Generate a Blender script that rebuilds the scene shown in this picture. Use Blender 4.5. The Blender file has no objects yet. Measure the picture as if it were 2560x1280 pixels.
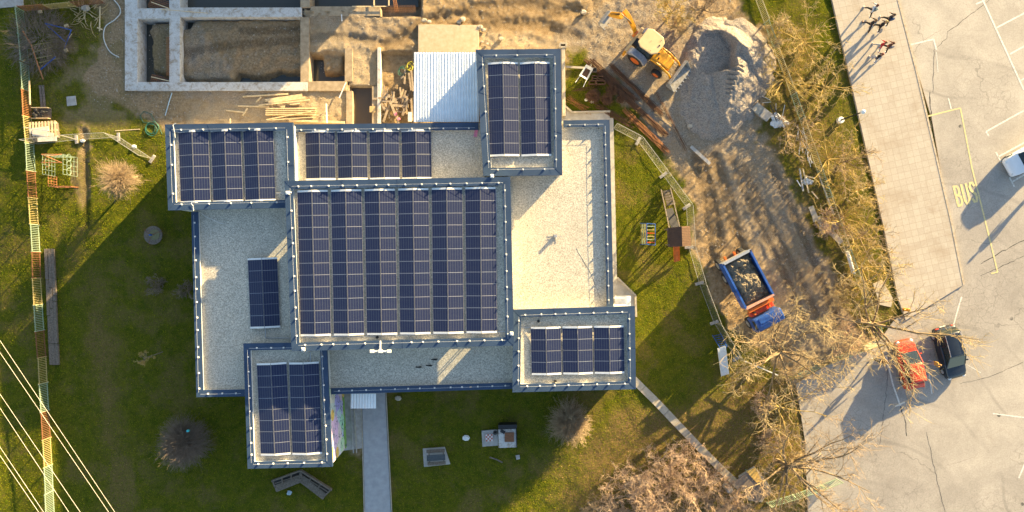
import bpy, math, random
import numpy as np
from mathutils import Vector, Matrix
random.seed(7); RS = np.random.RandomState(11)
R = math.radians
sc = bpy.context.scene
COL = sc.collection
# ---------------- camera, sky, sun, exposure ----------------
CAMZ, FPX = 51.6, 1600.0
cam = bpy.data.cameras.new('camera'); cam.sensor_width = 36; cam.lens = 36 * FPX / 2560
cam.clip_start = 0.5; cam.clip_end = 3000
co = bpy.data.objects.new('camera', cam); COL.objects.link(co); co.location = (0, 0, CAMZ); sc.camera = co
SUN_AZ = math.atan2(0.677, 0.736); SUN_EL = R(11.5)
wd = bpy.data.worlds.new('World'); sc.world = wd; wd.use_nodes = True
nt = wd.node_tree; bg = nt.nodes['Background']
sk = nt.nodes.new('ShaderNodeTexSky'); sk.sky_type = 'NISHITA'; sk.sun_disc = False
sk.sun_elevation = SUN_EL; sk.sun_rotation = SUN_AZ; sk.air_density = 1.0; sk.dust_density = 1.0; sk.ozone_density = 1.0
nt.links.new(sk.outputs[0], bg.inputs[0]); bg.inputs[1].default_value = 0.078
sl = bpy.data.lights.new('sun', 'SUN'); sl.energy = 5.0; sl.angle = R(0.5); sl.color = (1.0, 0.74, 0.36)
so = bpy.data.objects.new('sun', sl); COL.objects.link(so)
sd = Vector((0.677 * math.cos(SUN_EL), 0.736 * math.cos(SUN_EL), math.sin(SUN_EL)))
so.rotation_euler = sd.to_track_quat('Z', 'Y').to_euler(); so.location = (30, 30, 40)
sc.view_settings.view_transform = 'Standard'; sc.view_settings.look = 'None'; sc.view_settings.gamma = 1
sc.view_settings.exposure = 2.35
# ---------------- helpers ----------------
def W(px, py, z=0.0):
    k = (CAMZ - z) / FPX
    return Vector(((px - 1280) * k, (640 - py) * k, z))
def M(px): return px * CAMZ / FPX
class MB:
    def __init__(s): s.v = []; s.f = []; s.m = []; s.mi = 0
    def add(s, vs, fs):
        b = len(s.v); s.v += [tuple(v) for v in vs]; s.f += [tuple(b + i for i in f) for f in fs]; s.m += [s.mi] * len(fs); return s
    def box(s, c, d, rz=0, rx=0, ry=0, taper=1.0):
        mt = Matrix.Translation(c) @ Matrix.Rotation(rz, 4, 'Z') @ Matrix.Rotation(ry, 4, 'Y') @ Matrix.Rotation(rx, 4, 'X')
        vs = []
        for z in (-.5, .5):
            t = taper if z > 0 else 1
            for x, y in ((-.5, -.5), (.5, -.5), (.5, .5), (-.5, .5)):
                vs.append(mt @ Vector((x * d[0] * t, y * d[1] * t, z * d[2])))
        return s.add(vs, [(3, 2, 1, 0), (4, 5, 6, 7), (0, 1, 5, 4), (1, 2, 6, 5), (2, 3, 7, 6), (3, 0, 4, 7)])
    def beam(s, p0, p1, w, h, roll=0):
        p0 = Vector(p0); p1 = Vector(p1); d = p1 - p0; L = d.length
        if L < 1e-5: return s
        x = d / L; up = Vector((0, 0, 1))
        if abs(x.z) > .95: up = Vector((0, 1, 0))
        y = up.cross(x).normalized(); z = x.cross(y)
        if roll:
            q = Matrix.Rotation(roll, 3, x); y = q @ y; z = q @ z
        vs = []
        for p in (p0, p1):
            for a, b in ((-.5, -.5), (.5, -.5), (.5, .5), (-.5, .5)): vs.append(p + y * a * w + z * b * h)
        return s.add(vs, [(0, 1, 2, 3), (7, 6, 5, 4), (1, 0, 4, 5), (2, 1, 5, 6), (3, 2, 6, 7), (0, 3, 7, 4)])
    def tube(s, p0, p1, r0, r1=None, n=8, cap=True):
        if r1 is None: r1 = r0
        p0 = Vector(p0); p1 = Vector(p1); x = (p1 - p0).normalized(); up = Vector((0, 0, 1))
        if abs(x.z) > .95: up = Vector((0, 1, 0))
        y = up.cross(x).normalized(); z = x.cross(y); vs = []
        for p, r in ((p0, r0), (p1, r1)):
            for i in range(n):
                a = 2 * math.pi * i / n; vs.append(p + (y * math.cos(a) + z * math.sin(a)) * r)
        fs = [(i, (i + 1) % n, n + (i + 1) % n, n + i) for i in range(n)]
        if cap: fs += [tuple(range(n - 1, -1, -1)), tuple(range(n, 2 * n))]
        return s.add(vs, fs)
    def path(s, pts, r, n=6):
        for a, b in zip(pts[:-1], pts[1:]): s.tube(a, b, r, r, n, True)
        return s
    def ring(s, c, R_, r, ax='Z', n=20, m=6, arc=(0, 360)):
        pts = []
        for i in range(n + 1):
            a = R(arc[0] + (arc[1] - arc[0]) * i / n); u, v = R_ * math.cos(a), R_ * math.sin(a)
            q = {'Z': (u, v, 0), 'X': (0, u, v), 'Y': (u, 0, v)}[ax]; pts.append(Vector(c) + Vector(q))
        return s.path(pts, r, m)
    def prism(s, pts, z0, z1):
        n = len(pts)
        if sum(pts[i][0] * pts[(i + 1) % n][1] - pts[(i + 1) % n][0] * pts[i][1] for i in range(n)) < 0: pts = pts[::-1]
        vs = [(p[0], p[1], z0) for p in pts] + [(p[0], p[1], z1) for p in pts]
        return s.add(vs, [tuple(range(n - 1, -1, -1)), tuple(range(n, 2 * n))] + [(i, (i + 1) % n, n + (i + 1) % n, n + i) for i in range(n)])
    def prism_xz(s, pts, y0, y1):   # side profile extruded along y
        n = len(pts)
        vs = [(p[0], y0, p[1]) for p in pts] + [(p[0], y1, p[1]) for p in pts]
        if sum(pts[i][0] * pts[(i + 1) % n][1] - pts[(i + 1) % n][0] * pts[i][1] for i in range(n)) < 0:
            fs = [tuple(range(n - 1, -1, -1)), tuple(range(n, 2 * n))] + [(i, (i + 1) % n, n + (i + 1) % n, n + i) for i in range(n)]
        else:
            fs = [tuple(range(n)), tuple(range(2 * n - 1, n - 1, -1))] + [((i + 1) % n, i, n + i, n + (i + 1) % n) for i in range(n)]
        return s.add(vs, fs)
    def sheet(s, pts, z=None):
        n = len(pts)
        if sum(pts[i][0] * pts[(i + 1) % n][1] - pts[(i + 1) % n][0] * pts[i][1] for i in range(n)) < 0: pts = pts[::-1]
        return s.add([(p[0], p[1], p[2] if z is None else z) for p in pts], [tuple(range(n))])
    def loft(s, rings, cap=True):
        n = len(rings[0]); vs = [v for r in rings for v in r]; fs = []
        for k in range(len(rings) - 1):
            for i in range(n):
                j = (i + 1) % n; fs.append((k * n + i, k * n + j, (k + 1) * n + j, (k + 1) * n + i))
        if cap: fs += [tuple(range(n - 1, -1, -1)), tuple((len(rings) - 1) * n + i for i in range(n))]
        return s.add(vs, fs)
    def ell(s, c, r, n=12, m=8, squash=None, jit=0):
        c = Vector(c); rings = []
        for k in range(1, m):
            t = math.pi * k / m; rg = []
            for i in range(n):
                a = 2 * math.pi * i / n; j = 1 + random.uniform(-jit, jit)
                rg.append(c + Vector((r[0] * math.sin(t) * math.cos(a) * j, r[1] * math.sin(t) * math.sin(a) * j, -r[2] * math.cos(t) * j)))
            rings.append(rg)
        return s.loft(rings)
    def cyl(s, c, r, h, n=24):
        return s.tube(Vector(c), Vector(c) + Vector((0, 0, h)), r, r, n)
    def build(s, name, mat, parent=None, smooth=False, bevel=0, off=None, flip=False):
        me = bpy.data.meshes.new(name)
        vs = s.v if off is None else [(v[0] - off[0], v[1] - off[1], v[2] - off[2]) for v in s.v]
        me.from_pydata(vs, [], s.f); me.update()
        mats = mat if isinstance(mat, (list, tuple)) else [mat]
        for m_ in mats: me.materials.append(m_)
        if len(mats) > 1: me.polygons.foreach_set('material_index', s.m)
        if smooth: me.polygons.foreach_set('use_smooth', [True] * len(me.polygons))
        o = bpy.data.objects.new(name, me); COL.objects.link(o)
        if parent is not None: o.parent = parent
        if bevel:
            b = o.modifiers.new('bevel', 'BEVEL'); b.width = bevel; b.segments = 2; b.limit_method = 'ANGLE'
        return o
def tag(o, label=None, cat=None, group=None, kind=None):
    if label: o['label'] = label
    if cat: o['category'] = cat
    if group: o['group'] = group
    if kind: o['kind'] = kind
    return o
def thing(name, label, cat, loc=(0, 0, 0), rz=0, group=None):
    o = bpy.data.objects.new(name, None); COL.objects.link(o); o.location = loc; o.rotation_euler = (0, 0, rz); o.empty_display_size = .3
    return tag(o, label, cat, group)
def single(name, mb, mat, label, cat, loc=None, group=None, smooth=False, bevel=0):
    """a thing that is one mesh, built in world coordinates, origin moved to its base"""
    xs = np.array(mb.v); c = (float(xs[:, 0].mean()), float(xs[:, 1].mean()), float(xs[:, 2].min()))
    o = mb.build(name, mat, None, smooth, bevel, off=c); o.location = c
    return tag(o, label, cat, group)
def copy_tree(o, parent=None):
    c = o.copy(); COL.objects.link(c)
    if parent is not None: c.parent = parent
    for ch in list(o.children): copy_tree(ch, c)
    return c
# ---------------- materials ----------------
class NT:
    def __init__(s, name):
        s.m = bpy.data.materials.new(name); s.m.use_nodes = True; s.t = s.m.node_tree; s.b = s.t.nodes['Principled BSDF']
        s.tc = s.t.nodes.new('ShaderNodeTexCoord').outputs['Object']
    def n(s, t): return s.t.nodes.new(t)
    def l(s, a, b): s.t.links.new(a, b)
    def inp(s, sock, v):
        if hasattr(v, 'node'): s.l(v, sock)
        elif isinstance(v, (tuple, list)) and len(v) == 3 and sock.type == 'RGBA': sock.default_value = (*v, 1)
        else: sock.default_value = v
    def noise(s, scale, detail=3, rough=.6, dist=0, vec=None):
        n = s.n('ShaderNodeTexNoise'); n.inputs['Scale'].default_value = scale; n.inputs['Detail'].default_value = detail
        n.inputs['Roughness'].default_value = rough; n.inputs['Distortion'].default_value = dist; s.l(vec or s.tc, n.inputs['Vector']); return n.outputs['Fac']
    def vor(s, scale, out='Distance', vec=None, rnd=1, feature='F1'):
        n = s.n('ShaderNodeTexVoronoi'); n.feature = feature; n.inputs['Scale'].default_value = scale; n.inputs['Randomness'].default_value = rnd
        s.l(vec or s.tc, n.inputs['Vector']); return n.outputs[out]
    def wave(s, scale, dist=1, dscale=1, vec=None, dirn='X'):
        n = s.n('ShaderNodeTexWave'); n.bands_direction = dirn; n.inputs['Scale'].default_value = scale
        n.inputs['Distortion'].default_value = dist; n.inputs['Detail Scale'].default_value = dscale; s.l(vec or s.tc, n.inputs['Vector']); return n.outputs['Fac']
    def ramp(s, f, a, b, ca=(0, 0, 0), cb=(1, 1, 1)):
        n = s.n('ShaderNodeValToRGB'); e = n.color_ramp.elements; e[0].position = a; e[1].position = b
        e[0].color = (*ca, 1); e[1].color = (*cb, 1); s.l(f, n.inputs[0]); return n.outputs[0]
    def mix(s, f, a, b, mode='MIX'):
        n = s.n('ShaderNodeMix'); n.data_type = 'RGBA'; n.blend_type = mode
        s.inp(n.inputs[0], f); s.inp(n.inputs[6], a); s.inp(n.inputs[7], b); return n.outputs[2]
    def math(s, op, a, b=0, c=0, clamp=False):
        n = s.n('ShaderNodeMath'); n.operation = op; n.use_clamp = clamp; s.inp(n.inputs[0], a); s.inp(n.inputs[1], b); s.inp(n.inputs[2], c); return n.outputs[0]
    def sep(s, v=None):
        n = s.n('ShaderNodeSeparateXYZ'); s.l(v or s.tc, n.inputs[0]); return n.outputs
    def mapv(s, scale=(1, 1, 1), rot=(0, 0, 0), vec=None):
        n = s.n('ShaderNodeMapping'); n.inputs['Scale'].default_value = scale; n.inputs['Rotation'].default_value = rot; s.l(vec or s.tc, n.inputs[0]); return n.outputs[0]
    def attr(s, name):
        n = s.n('ShaderNodeAttribute'); n.attribute_name = name; return n.outputs
    def bump(s, h, strength=.5, dist=.05, prev=None):
        n = s.n('ShaderNodeBump'); n.inputs['Strength'].default_value = strength; n.inputs['Distance'].default_value = dist; s.l(h, n.inputs['Height'])
        if prev: s.l(prev, n.inputs['Normal'])
        return n.outputs[0]
    def out(s, col=None, rough=None, nor=None, metal=None, spec=None):
        if col is not None: s.inp(s.b.inputs['Base Color'], col)
        if rough is not None: s.inp(s.b.inputs['Roughness'], rough)
        if metal is not None: s.b.inputs['Metallic'].default_value = metal
        if spec is not None: s.b.inputs['Specular IOR Level'].default_value = spec
        if nor is not None: s.l(nor, s.b.inputs['Normal'])
        return s.m
def mat(name, c, rough=.7, metal=0, c2=None, sc_=6, bump=0, bdist=.01, detail=4, spec=None):
    t = NT(name); col = c; nor = None
    if c2 is None: c2 = tuple(x * .72 for x in c)
    nz = t.noise(sc_, detail); col = t.mix(t.ramp(nz, .35, .68), c2, c)
    if bump: nor = t.bump(t.noise(sc_ * 4, 3), bump, bdist)
    return t.out(col, rough, nor, metal, spec)
m_wall = mat('render_wall', (.62, .60, .55), .9, sc_=1.5, bump=.1)
m_white = mat('white_upstand', (.72, .72, .70), .5, sc_=3, c2=(.6, .6, .57))
m_cap = mat('slate_metal_cap', (.036, .066, .125), .5, 0, c2=(.026, .050, .098), sc_=.9, spec=.35)
m_steel = mat('galvanised_steel', (.55, .57, .58), .4, .6, sc_=8)
m_alu = mat('aluminium', (.70, .72, .74), .35, .3, sc_=8)
m_pframe = mat('panel_frame', (.27, .28, .31), .45, .2, sc_=8)
m_whiteplastic = mat('white_plastic', (.78, .78, .76), .5, sc_=5, c2=(.66, .66, .64))
m_conc = mat('concrete', (.42, .40, .37), .9, sc_=2.5, c2=(.30, .28, .25), bump=.3)
m_wood = mat('raw_timber', (.68, .54, .33), .8, sc_=5, c2=(.50, .37, .20), bump=.2)
m_oldwood = mat('weathered_timber', (.20, .165, .13), .9, sc_=9, c2=(.10, .08, .06), bump=.5)
m_plywood = mat('plywood', (.52, .38, .18), .7, sc_=4, c2=(.42, .29, .13))
m_rust = mat('rusty_steel', (.17, .085, .045), .85, .2, c2=(.085, .042, .022), sc_=14, bump=.3)
m_rebar = mat('orange_rust_rebar', (.36, .155, .055), .8, .1, c2=(.20, .08, .03), sc_=14)
m_black = mat('black_rubber', (.02, .02, .021), .75, sc_=10)
m_dark = mat('dark_metal', (.035, .035, .038), .5, .4, sc_=10)
m_yellow = mat('machine_yellow', (.80, .36, .010), .38, c2=(.60, .25, .010), sc_=5)
m_cream = mat('cream_cab_roof', (.66, .47, .24), .5, c2=(.58, .40, .19), sc_=2)
m_red = mat('red_paint', (.62, .055, .014), .25, c2=(.55, .04, .012), sc_=2, spec=.7)
m_orange = mat('orange_paint', (.72, .16, .02), .4, sc_=4)
m_blue = mat('blue_paint', (.02, .10, .40), .45, c2=(.015, .06, .24), sc_=4)
m_navy = mat('dark_car_paint', (.018, .024, .036), .22, c2=(.014, .02, .03), sc_=2, spec=.7)
m_whitecar = mat('white_car_paint', (.75, .76, .78), .25, c2=(.7, .71, .73), sc_=2)
m_carglass = mat('dark_car_glass', (.02, .03, .03), .08, spec=.8)
m_chrome = mat('chrome', (.8, .8, .82), .15, .9)
m_lamp = mat('lamp_glass', (.8, .8, .8), .15)
m_teal = mat('pale_green_paint', (.30, .40, .29), .7, c2=(.20, .26, .18), sc_=9)
m_yel = mat('yellow_green_paint', (.46, .38, .15), .7, c2=(.32, .25, .10), sc_=9)
m_ora = mat('faded_orange_paint', (.42, .17, .06), .7, c2=(.24, .10, .04), sc_=9)
m_rope = mat('green_hose', (.03, .16, .11), .6)
m_rope2 = mat('yellow_hose', (.55, .48, .05), .6)
m_pink = mat('pink_foam', (.75, .25, .38), .7)
m_skin = mat('skin', (.55, .30, .20), .6)
def tarpm():
    t = NT('white_tarpaulin'); return t.out(t.mix(t.noise(3), (.80, .80, .78), (.6, .62, .64)), .55, t.bump(t.noise(4, 4, .6, 1.5), .9, .15))
m_tarp = tarpm()
def gravelroof():
    t = NT('roof_gravel')
    v = t.vor(19, 'Color'); s_ = t.n('ShaderNodeSeparateColor'); t.l(v, s_.inputs[0])
    a = t.mix(s_.outputs[0], (.33, .305, .255), (.78, .715, .58)); n2 = t.noise(10, 4, .75)
    c = t.mix(t.ramp(n2, .35, .62), t.mix(.42, a, (.14, .125, .10)), a)
    c = t.mix(t.math('MULTIPLY', t.ramp(t.noise(.35, 3), .45, .7), .35), c, (.40, .36, .29))
    c = t.mix(t.math('MULTIPLY', t.ramp(t.noise(.8, 6, .75, .7), .54, .68), .32), c, (.22, .20, .15)); c = t.mix(t.math('MULTIPLY', t.math('LESS_THAN', t.vor(.9), .045), .7), c, (.10, .09, .05))
    h = t.math('ADD', t.vor(22), t.math('MULTIPLY', n2, .8))
    return t.out(c, .95, t.bump(h, .35, .03))
m_gravelroof = gravelroof()
def pvcell(name, base, tint):
    t = NT(name); x, y, z = t.sep()[:3]
    fx = t.math('FRACT', t.math('MULTIPLY', t.math('ADD', x, .5475), 1 / .1825)); fy = t.math('FRACT', t.math('MULTIPLY', t.math('ADD', y, .84), 1 / .084))
    lx = t.math('GREATER_THAN', t.math('ABSOLUTE', t.math('SUBTRACT', fx, .5)), .435); ly = t.math('GREATER_THAN', t.math('ABSOLUTE', t.math('SUBTRACT', fy, .5)), .43)
    mid = t.math('LESS_THAN', t.math('ABSOLUTE', y), .013)
    f = t.math('MAXIMUM', t.math('MULTIPLY', lx, .5), t.math('MULTIPLY', ly, .28)); 
    c = t.mix(f, base, (.15, .16, .17)); c = t.mix(mid, c, (.30, .31, .34))
    inf = t.n('ShaderNodeObjectInfo').outputs['Random']; c = t.mix(t.math('MULTIPLY', inf, .35), c, tint, 'MULTIPLY')
    return t.out(c, .46, None, 0, .42)
m_cell = pvcell('solar_cells', (.004, .010, .050), (.6, .85, 1.0))
def corr(name, c):
    t = NT(name); return t.out(t.mix(t.ramp(t.noise(2, 4), .4, .7), tuple(k * .9 for k in c), c), .45, None, .15)
m_corr = corr('corrugated_sheet', (.82, .86, .88))
def asphalt():
    t = NT('asphalt'); n1 = t.noise(.35, 5, .65, .5); c = t.mix(t.ramp(n1, .3, .7), (.35, .318, .275), (.51, .465, .40))
    c = t.mix(t.math('MULTIPLY', t.ramp(t.noise(9, 4, .8), .35, .7), .45), c, (.16, .145, .13))
    c = t.mix(t.ramp(t.noise(.045, 2, .5), .42, .62), c, t.mix(1.0, c, (.82, .82, .84), 'MULTIPLY')); c = t.mix(t.math('MULTIPLY', t.ramp(t.noise(.5, 5, .75, 1.5), .55, .75), .35), c, (.24, .20, .165))
    # faint curved tyre marks
    ctr = t.n('ShaderNodeVectorMath'); ctr.operation = 'SUBTRACT'; t.l(t.tc, ctr.inputs[0]); ctr.inputs[1].default_value = (27, -26, 0)
    ln = t.n('ShaderNodeVectorMath'); ln.operation = 'LENGTH'; t.l(ctr.outputs[0], ln.inputs[0])
    w = t.math('ABSOLUTE', t.math('SINE', t.math('ADD', t.math('MULTIPLY', ln.outputs['Value'], .9), t.math('MULTIPLY', t.noise(.06, 2), 7))))
    tm = t.math('MULTIPLY', t.ramp(w, .985, 1.0), t.ramp(t.noise(.12, 3), .42, .62)); c = t.mix(t.math('MULTIPLY', tm, .35), c, (.13, .12, .11))
    # crazed cracks: everywhere faint, dense in patches
    wv = t.n('ShaderNodeTexNoise'); wv.inputs['Scale'].default_value = 1.2; t.l(t.tc, wv.inputs['Vector'])
    mv = t.n('ShaderNodeVectorMath'); mv.operation = 'ADD'; t.l(t.tc, mv.inputs[0]); t.l(wv.outputs['Color'], mv.inputs[1])
    e1 = t.vor(1.6, 'Distance', mv.outputs[0], 1, 'DISTANCE_TO_EDGE'); e2 = t.vor(.11, 'Distance', mv.outputs[0], 1, 'DISTANCE_TO_EDGE')
    k1 = t.math('MULTIPLY', t.math('LESS_THAN', e1, .03), t.ramp(t.noise(.09, 3), .5, .62)); k2 = t.math('LESS_THAN', e2, .0032)
    c = t.mix(t.math('MULTIPLY', k1, .30), c, (.08, .07, .06)); c = t.mix(t.math('MULTIPLY', k2, t.math('MULTIPLY', t.ramp(t.noise(.15, 2), .5, .6), .4)), c, (.10, .09, .08))
    spots = t.math('LESS_THAN', t.vor(.45), .07); c = t.mix(t.math('MULTIPLY', spots, t.ramp(t.noise(.2, 2), .5, .55)), c, (.09, .085, .08))
    return t.out(c, .88, t.bump(t.noise(40, 3), .25, .01))
m_asph = asphalt()
def slabs():
    t = NT('paving_slabs'); v = t.mapv((1, 1, 1), (0, 0, R(-13.0)))
    b = t.n('ShaderNodeTexBrick'); b.offset = 0; b.inputs['Scale'].default_value = 1.0; b.inputs['Brick Width'].default_value = .52; b.inputs['Row Height'].default_value = .52
    b.inputs['Mortar Size'].default_value = .012; b.inputs['Mortar Smooth'].default_value = .2; b.inputs['Bias'].default_value = 0
    b.inputs['Color1'].default_value = (.40, .355, .295, 1); b.inputs['Color2'].default_value = (.445, .40, .335, 1); b.inputs['Mortar'].default_value = (.29, .25, .20, 1); t.l(v, b.inputs['Vector'])
    st = t.ramp(t.noise(.35, 5, .7, .6), .50, .72); c = t.mix(t.math('MULTIPLY', st, .6), b.outputs[0], (.27, .20, .135))
    c = t.mix(t.math('MULTIPLY', t.ramp(t.noise(7, 4), .4, .75), .3), c, (.24, .2, .16))
    return t.out(c, .85, t.bump(b.outputs['Fac'], -.3, .01))
m_slab = slabs()
# ---------------- ground ----------------
def sstep(a, b, x):
    t = np.clip((x - a) / (b - a), 0, 1); return t * t * (3 - 2 * t)
_lat = [np.random.RandomState(40 + i).rand(256, 256) for i in range(6)]
def vn(x, y, k=0):
    L = _lat[k % 6]; xi = np.floor(x).astype(int); yi = np.floor(y).astype(int); fx = x - xi; fy = y - yi
    fx = fx * fx * (3 - 2 * fx); fy = fy * fy * (3 - 2 * fy); a = L[xi & 255, yi & 255]; b = L[(xi + 1) & 255, yi & 255]; c = L[xi & 255, (yi + 1) & 255]; d = L[(xi + 1) & 255, (yi + 1) & 255]
    return (a * (1 - fx) + b * fx) * (1 - fy) + (c * (1 - fx) + d * fx) * fy
def fbm(x, y, s, o=4, k=0, g=.55):
    r = 0; a = 1; t = 0
    for i in range(o):
        r = r + a * vn(x * s + 17.3 * i, y * s + 5.1 * i, k + i); t += a; a *= g; s *= 2.03
    return r / t
def sdf(U, V, poly):
    P = np.array(poly, float); n = len(P); d = np.full(U.shape, 1e9); ins = np.zeros(U.shape, bool)
    for i in range(n):
        a = P[i]; b = P[(i + 1) % n]; ex, ey = b - a; wx = U - a[0]; wy = V - a[1]
        t = np.clip((wx * ex + wy * ey) / (ex * ex + ey * ey + 1e-9), 0, 1)
        d = np.minimum(d, (wx - ex * t) ** 2 + (wy - ey * t) ** 2)
        c = ((a[1] > V) != (b[1] > V)) & (U < (b[0] - a[0]) * (V - a[1]) / (b[1] - a[1] + 1e-12) + a[0]); ins ^= c
    d = np.sqrt(d); return np.where(ins, -d, d)
def pdist(U, V, pts):
    d = np.full(U.shape, 1e9)
    for a, b in zip(pts[:-1], pts[1:]):
        ex, ey = b[0] - a[0], b[1] - a[1]; wx = U - a[0]; wy = V - a[1]; t = np.clip((wx * ex + wy * ey) / (ex * ex + ey * ey), 0, 1)
        d = np.minimum(d, np.hypot(wx - ex * t, wy - ey * t))
    return d
def inr(U, V, x0, y0, x1, y1, w=2.0):
    return sstep(-w, w, np.minimum(np.minimum(U - x0, x1 - U), np.minimum(V - y0, y1 - V)))
ASPH = [(2030, 1500), (2012, 1100), (1998, 1010), (1990, 960), (2080, 905), (2200, 850), (2235, 800), (2400, 712), (2330, 300), (2240, 0), (2205, -160), (3300, -160), (3300, 1500)]
SLAB = [(2043, -160), (2078, 0), (2140, 270), (2205, 560), (2243, 745), (2262, 800), (2405, 712), (2375, 560), (2320, 320), (2285, 170), (2241, 0), (2202, -160)]
ruts = [([(1050, 60), (1200, 20), (1320, 10), (1450, 30)], 14), ([(960, 110), (1100, 40), (1300, 50), (1440, 90)], 12), ([(1190, 70), (1330, 62), (1440, 20)], 10),
        ([(960, 115), (1030, 90), (1180, 60)], 10), ([(440, 130), (560, 110), (740, 95)], 9), ([(600, 75), (740, 70)], 8),
        ([(1740, 400), (1765, 480), (1775, 560), (1780, 660)], 12), ([(1785, 390), (1815, 470), (1835, 560), (1860, 640)], 12), ([(1760, 400), (1790, 520), (1800, 620)], 9),
        ([(1860, 420), (1925, 560), (2000, 700), (2060, 830)], 9), ([(1830, 400), (1890, 540), (1950, 660), (2010, 800)], 9), ([(1930, 420), (1995, 560), (2050, 690), (2100, 820)], 8),
        ([(770, 95), (840, 90), (930, 100)], 10), ([(210, 330), (213, 380), (215, 450), (217, 560)], 8)]
def ground_h(U, V):
    X = U * CAMZ / FPX; Y = V * CAMZ / FPX
    z = (fbm(X, Y, .9, 4, 0) - .5) * .12 + (fbm(X, Y, .12, 2, 3) - .5) * .16
    dirt = masks(U, V)[0]
    z = z + dirt * ((fbm(X, Y, 2.2, 4, 2, .62) - .5) * .15 - .03)
    for pts, w in ruts:
        if np.ndim(U) == 0: continue
        d = pdist(U, V, pts); br = .25 + .9 * fbm(X, Y, .5, 3, 5); dk = .045 if pts[0][0] > 1820 else .12; z = z - dk * br * np.exp(-(d / w) ** 2) + .03 * br * np.exp(-((d - w * 1.9) / (w * .7)) ** 2)
    b = np.minimum(sdf(U, V, ASPH), sdf(U, V, SLAB)); z = np.where(b < 10, np.minimum(z, -.03) - .03, z)
    bl = inr(U, V, 440, 325, 1560, 960, 12); z = z * (1 - bl) - .08 * bl
    n = fbm(X, Y, 1.6, 4, 1, .6)
    for (x0, y0, x1, y1, dz) in PITS:
        m = inr(U, V, x0, y0, x1, y1, 2.5); z = z * (1 - m) + (dz + (n - .5) * .22) * m
    # soil left standing in the pits
    e = (fbm(X, Y, 1.2, 3, 4) - .5) * 14
    m = sstep(5, -5, sdf(U, V, [(366, 52), (430, 50), (430, 184), (395, 183), (372, 172)]) + e); z = z * (1 - m) + (-.45 + (n - .5) * .35) * m
    m = sstep(6, -6, sdf(U, V, [(478, 42), (760, 40), (760, 178), (690, 176), (640, 186), (590, 180), (575, 200), (446, 196), (446, 66), (470, 64)]) + e); z = z * (1 - m) + (-.42 + (n - .5) * .42) * m
    m = sstep(5, -5, sdf(U, V, [(802, 130), (858, 132), (856, 178), (806, 180)]) + e * .5); z = z * (1 - m) + (-.35 + (n - .5) * .3) * m
    return z
PITS = [(338, 42, 430, 214, -1.35), (446, 40, 758, 212, -1.2), (770, 136, 868, 210, -1.25), (876, 216, 936, 330, -.9), (338, -60, 430, 30, -1.35), (446, -60, 756, 30, -1.3),
        (768, -60, 1050, 22, -1.3), (940, -20, 1050, 38, -1.3), (948, 130, 1030, 320, -.5)]
D1 = [(262, -300), (232, 20), (250, 110), (215, 200), (290, 262), (360, 300), (440, 330), (440, 420), (1400, 420), (1408, 118), (1450, 118), (1520, 200), (1570, 262), (1640, 350), (1700, 440), (1738, 510), (1742, 630), (1772, 720), (1812, 800), (1880, 880), (2010, 965), (2200, 850), (2120, 790), (2066, 640), (1985, 470), (1950, 400), (1890, 330), (1944, 200), (1920, 80), (1850, 30), (1840, -300)]
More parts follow.
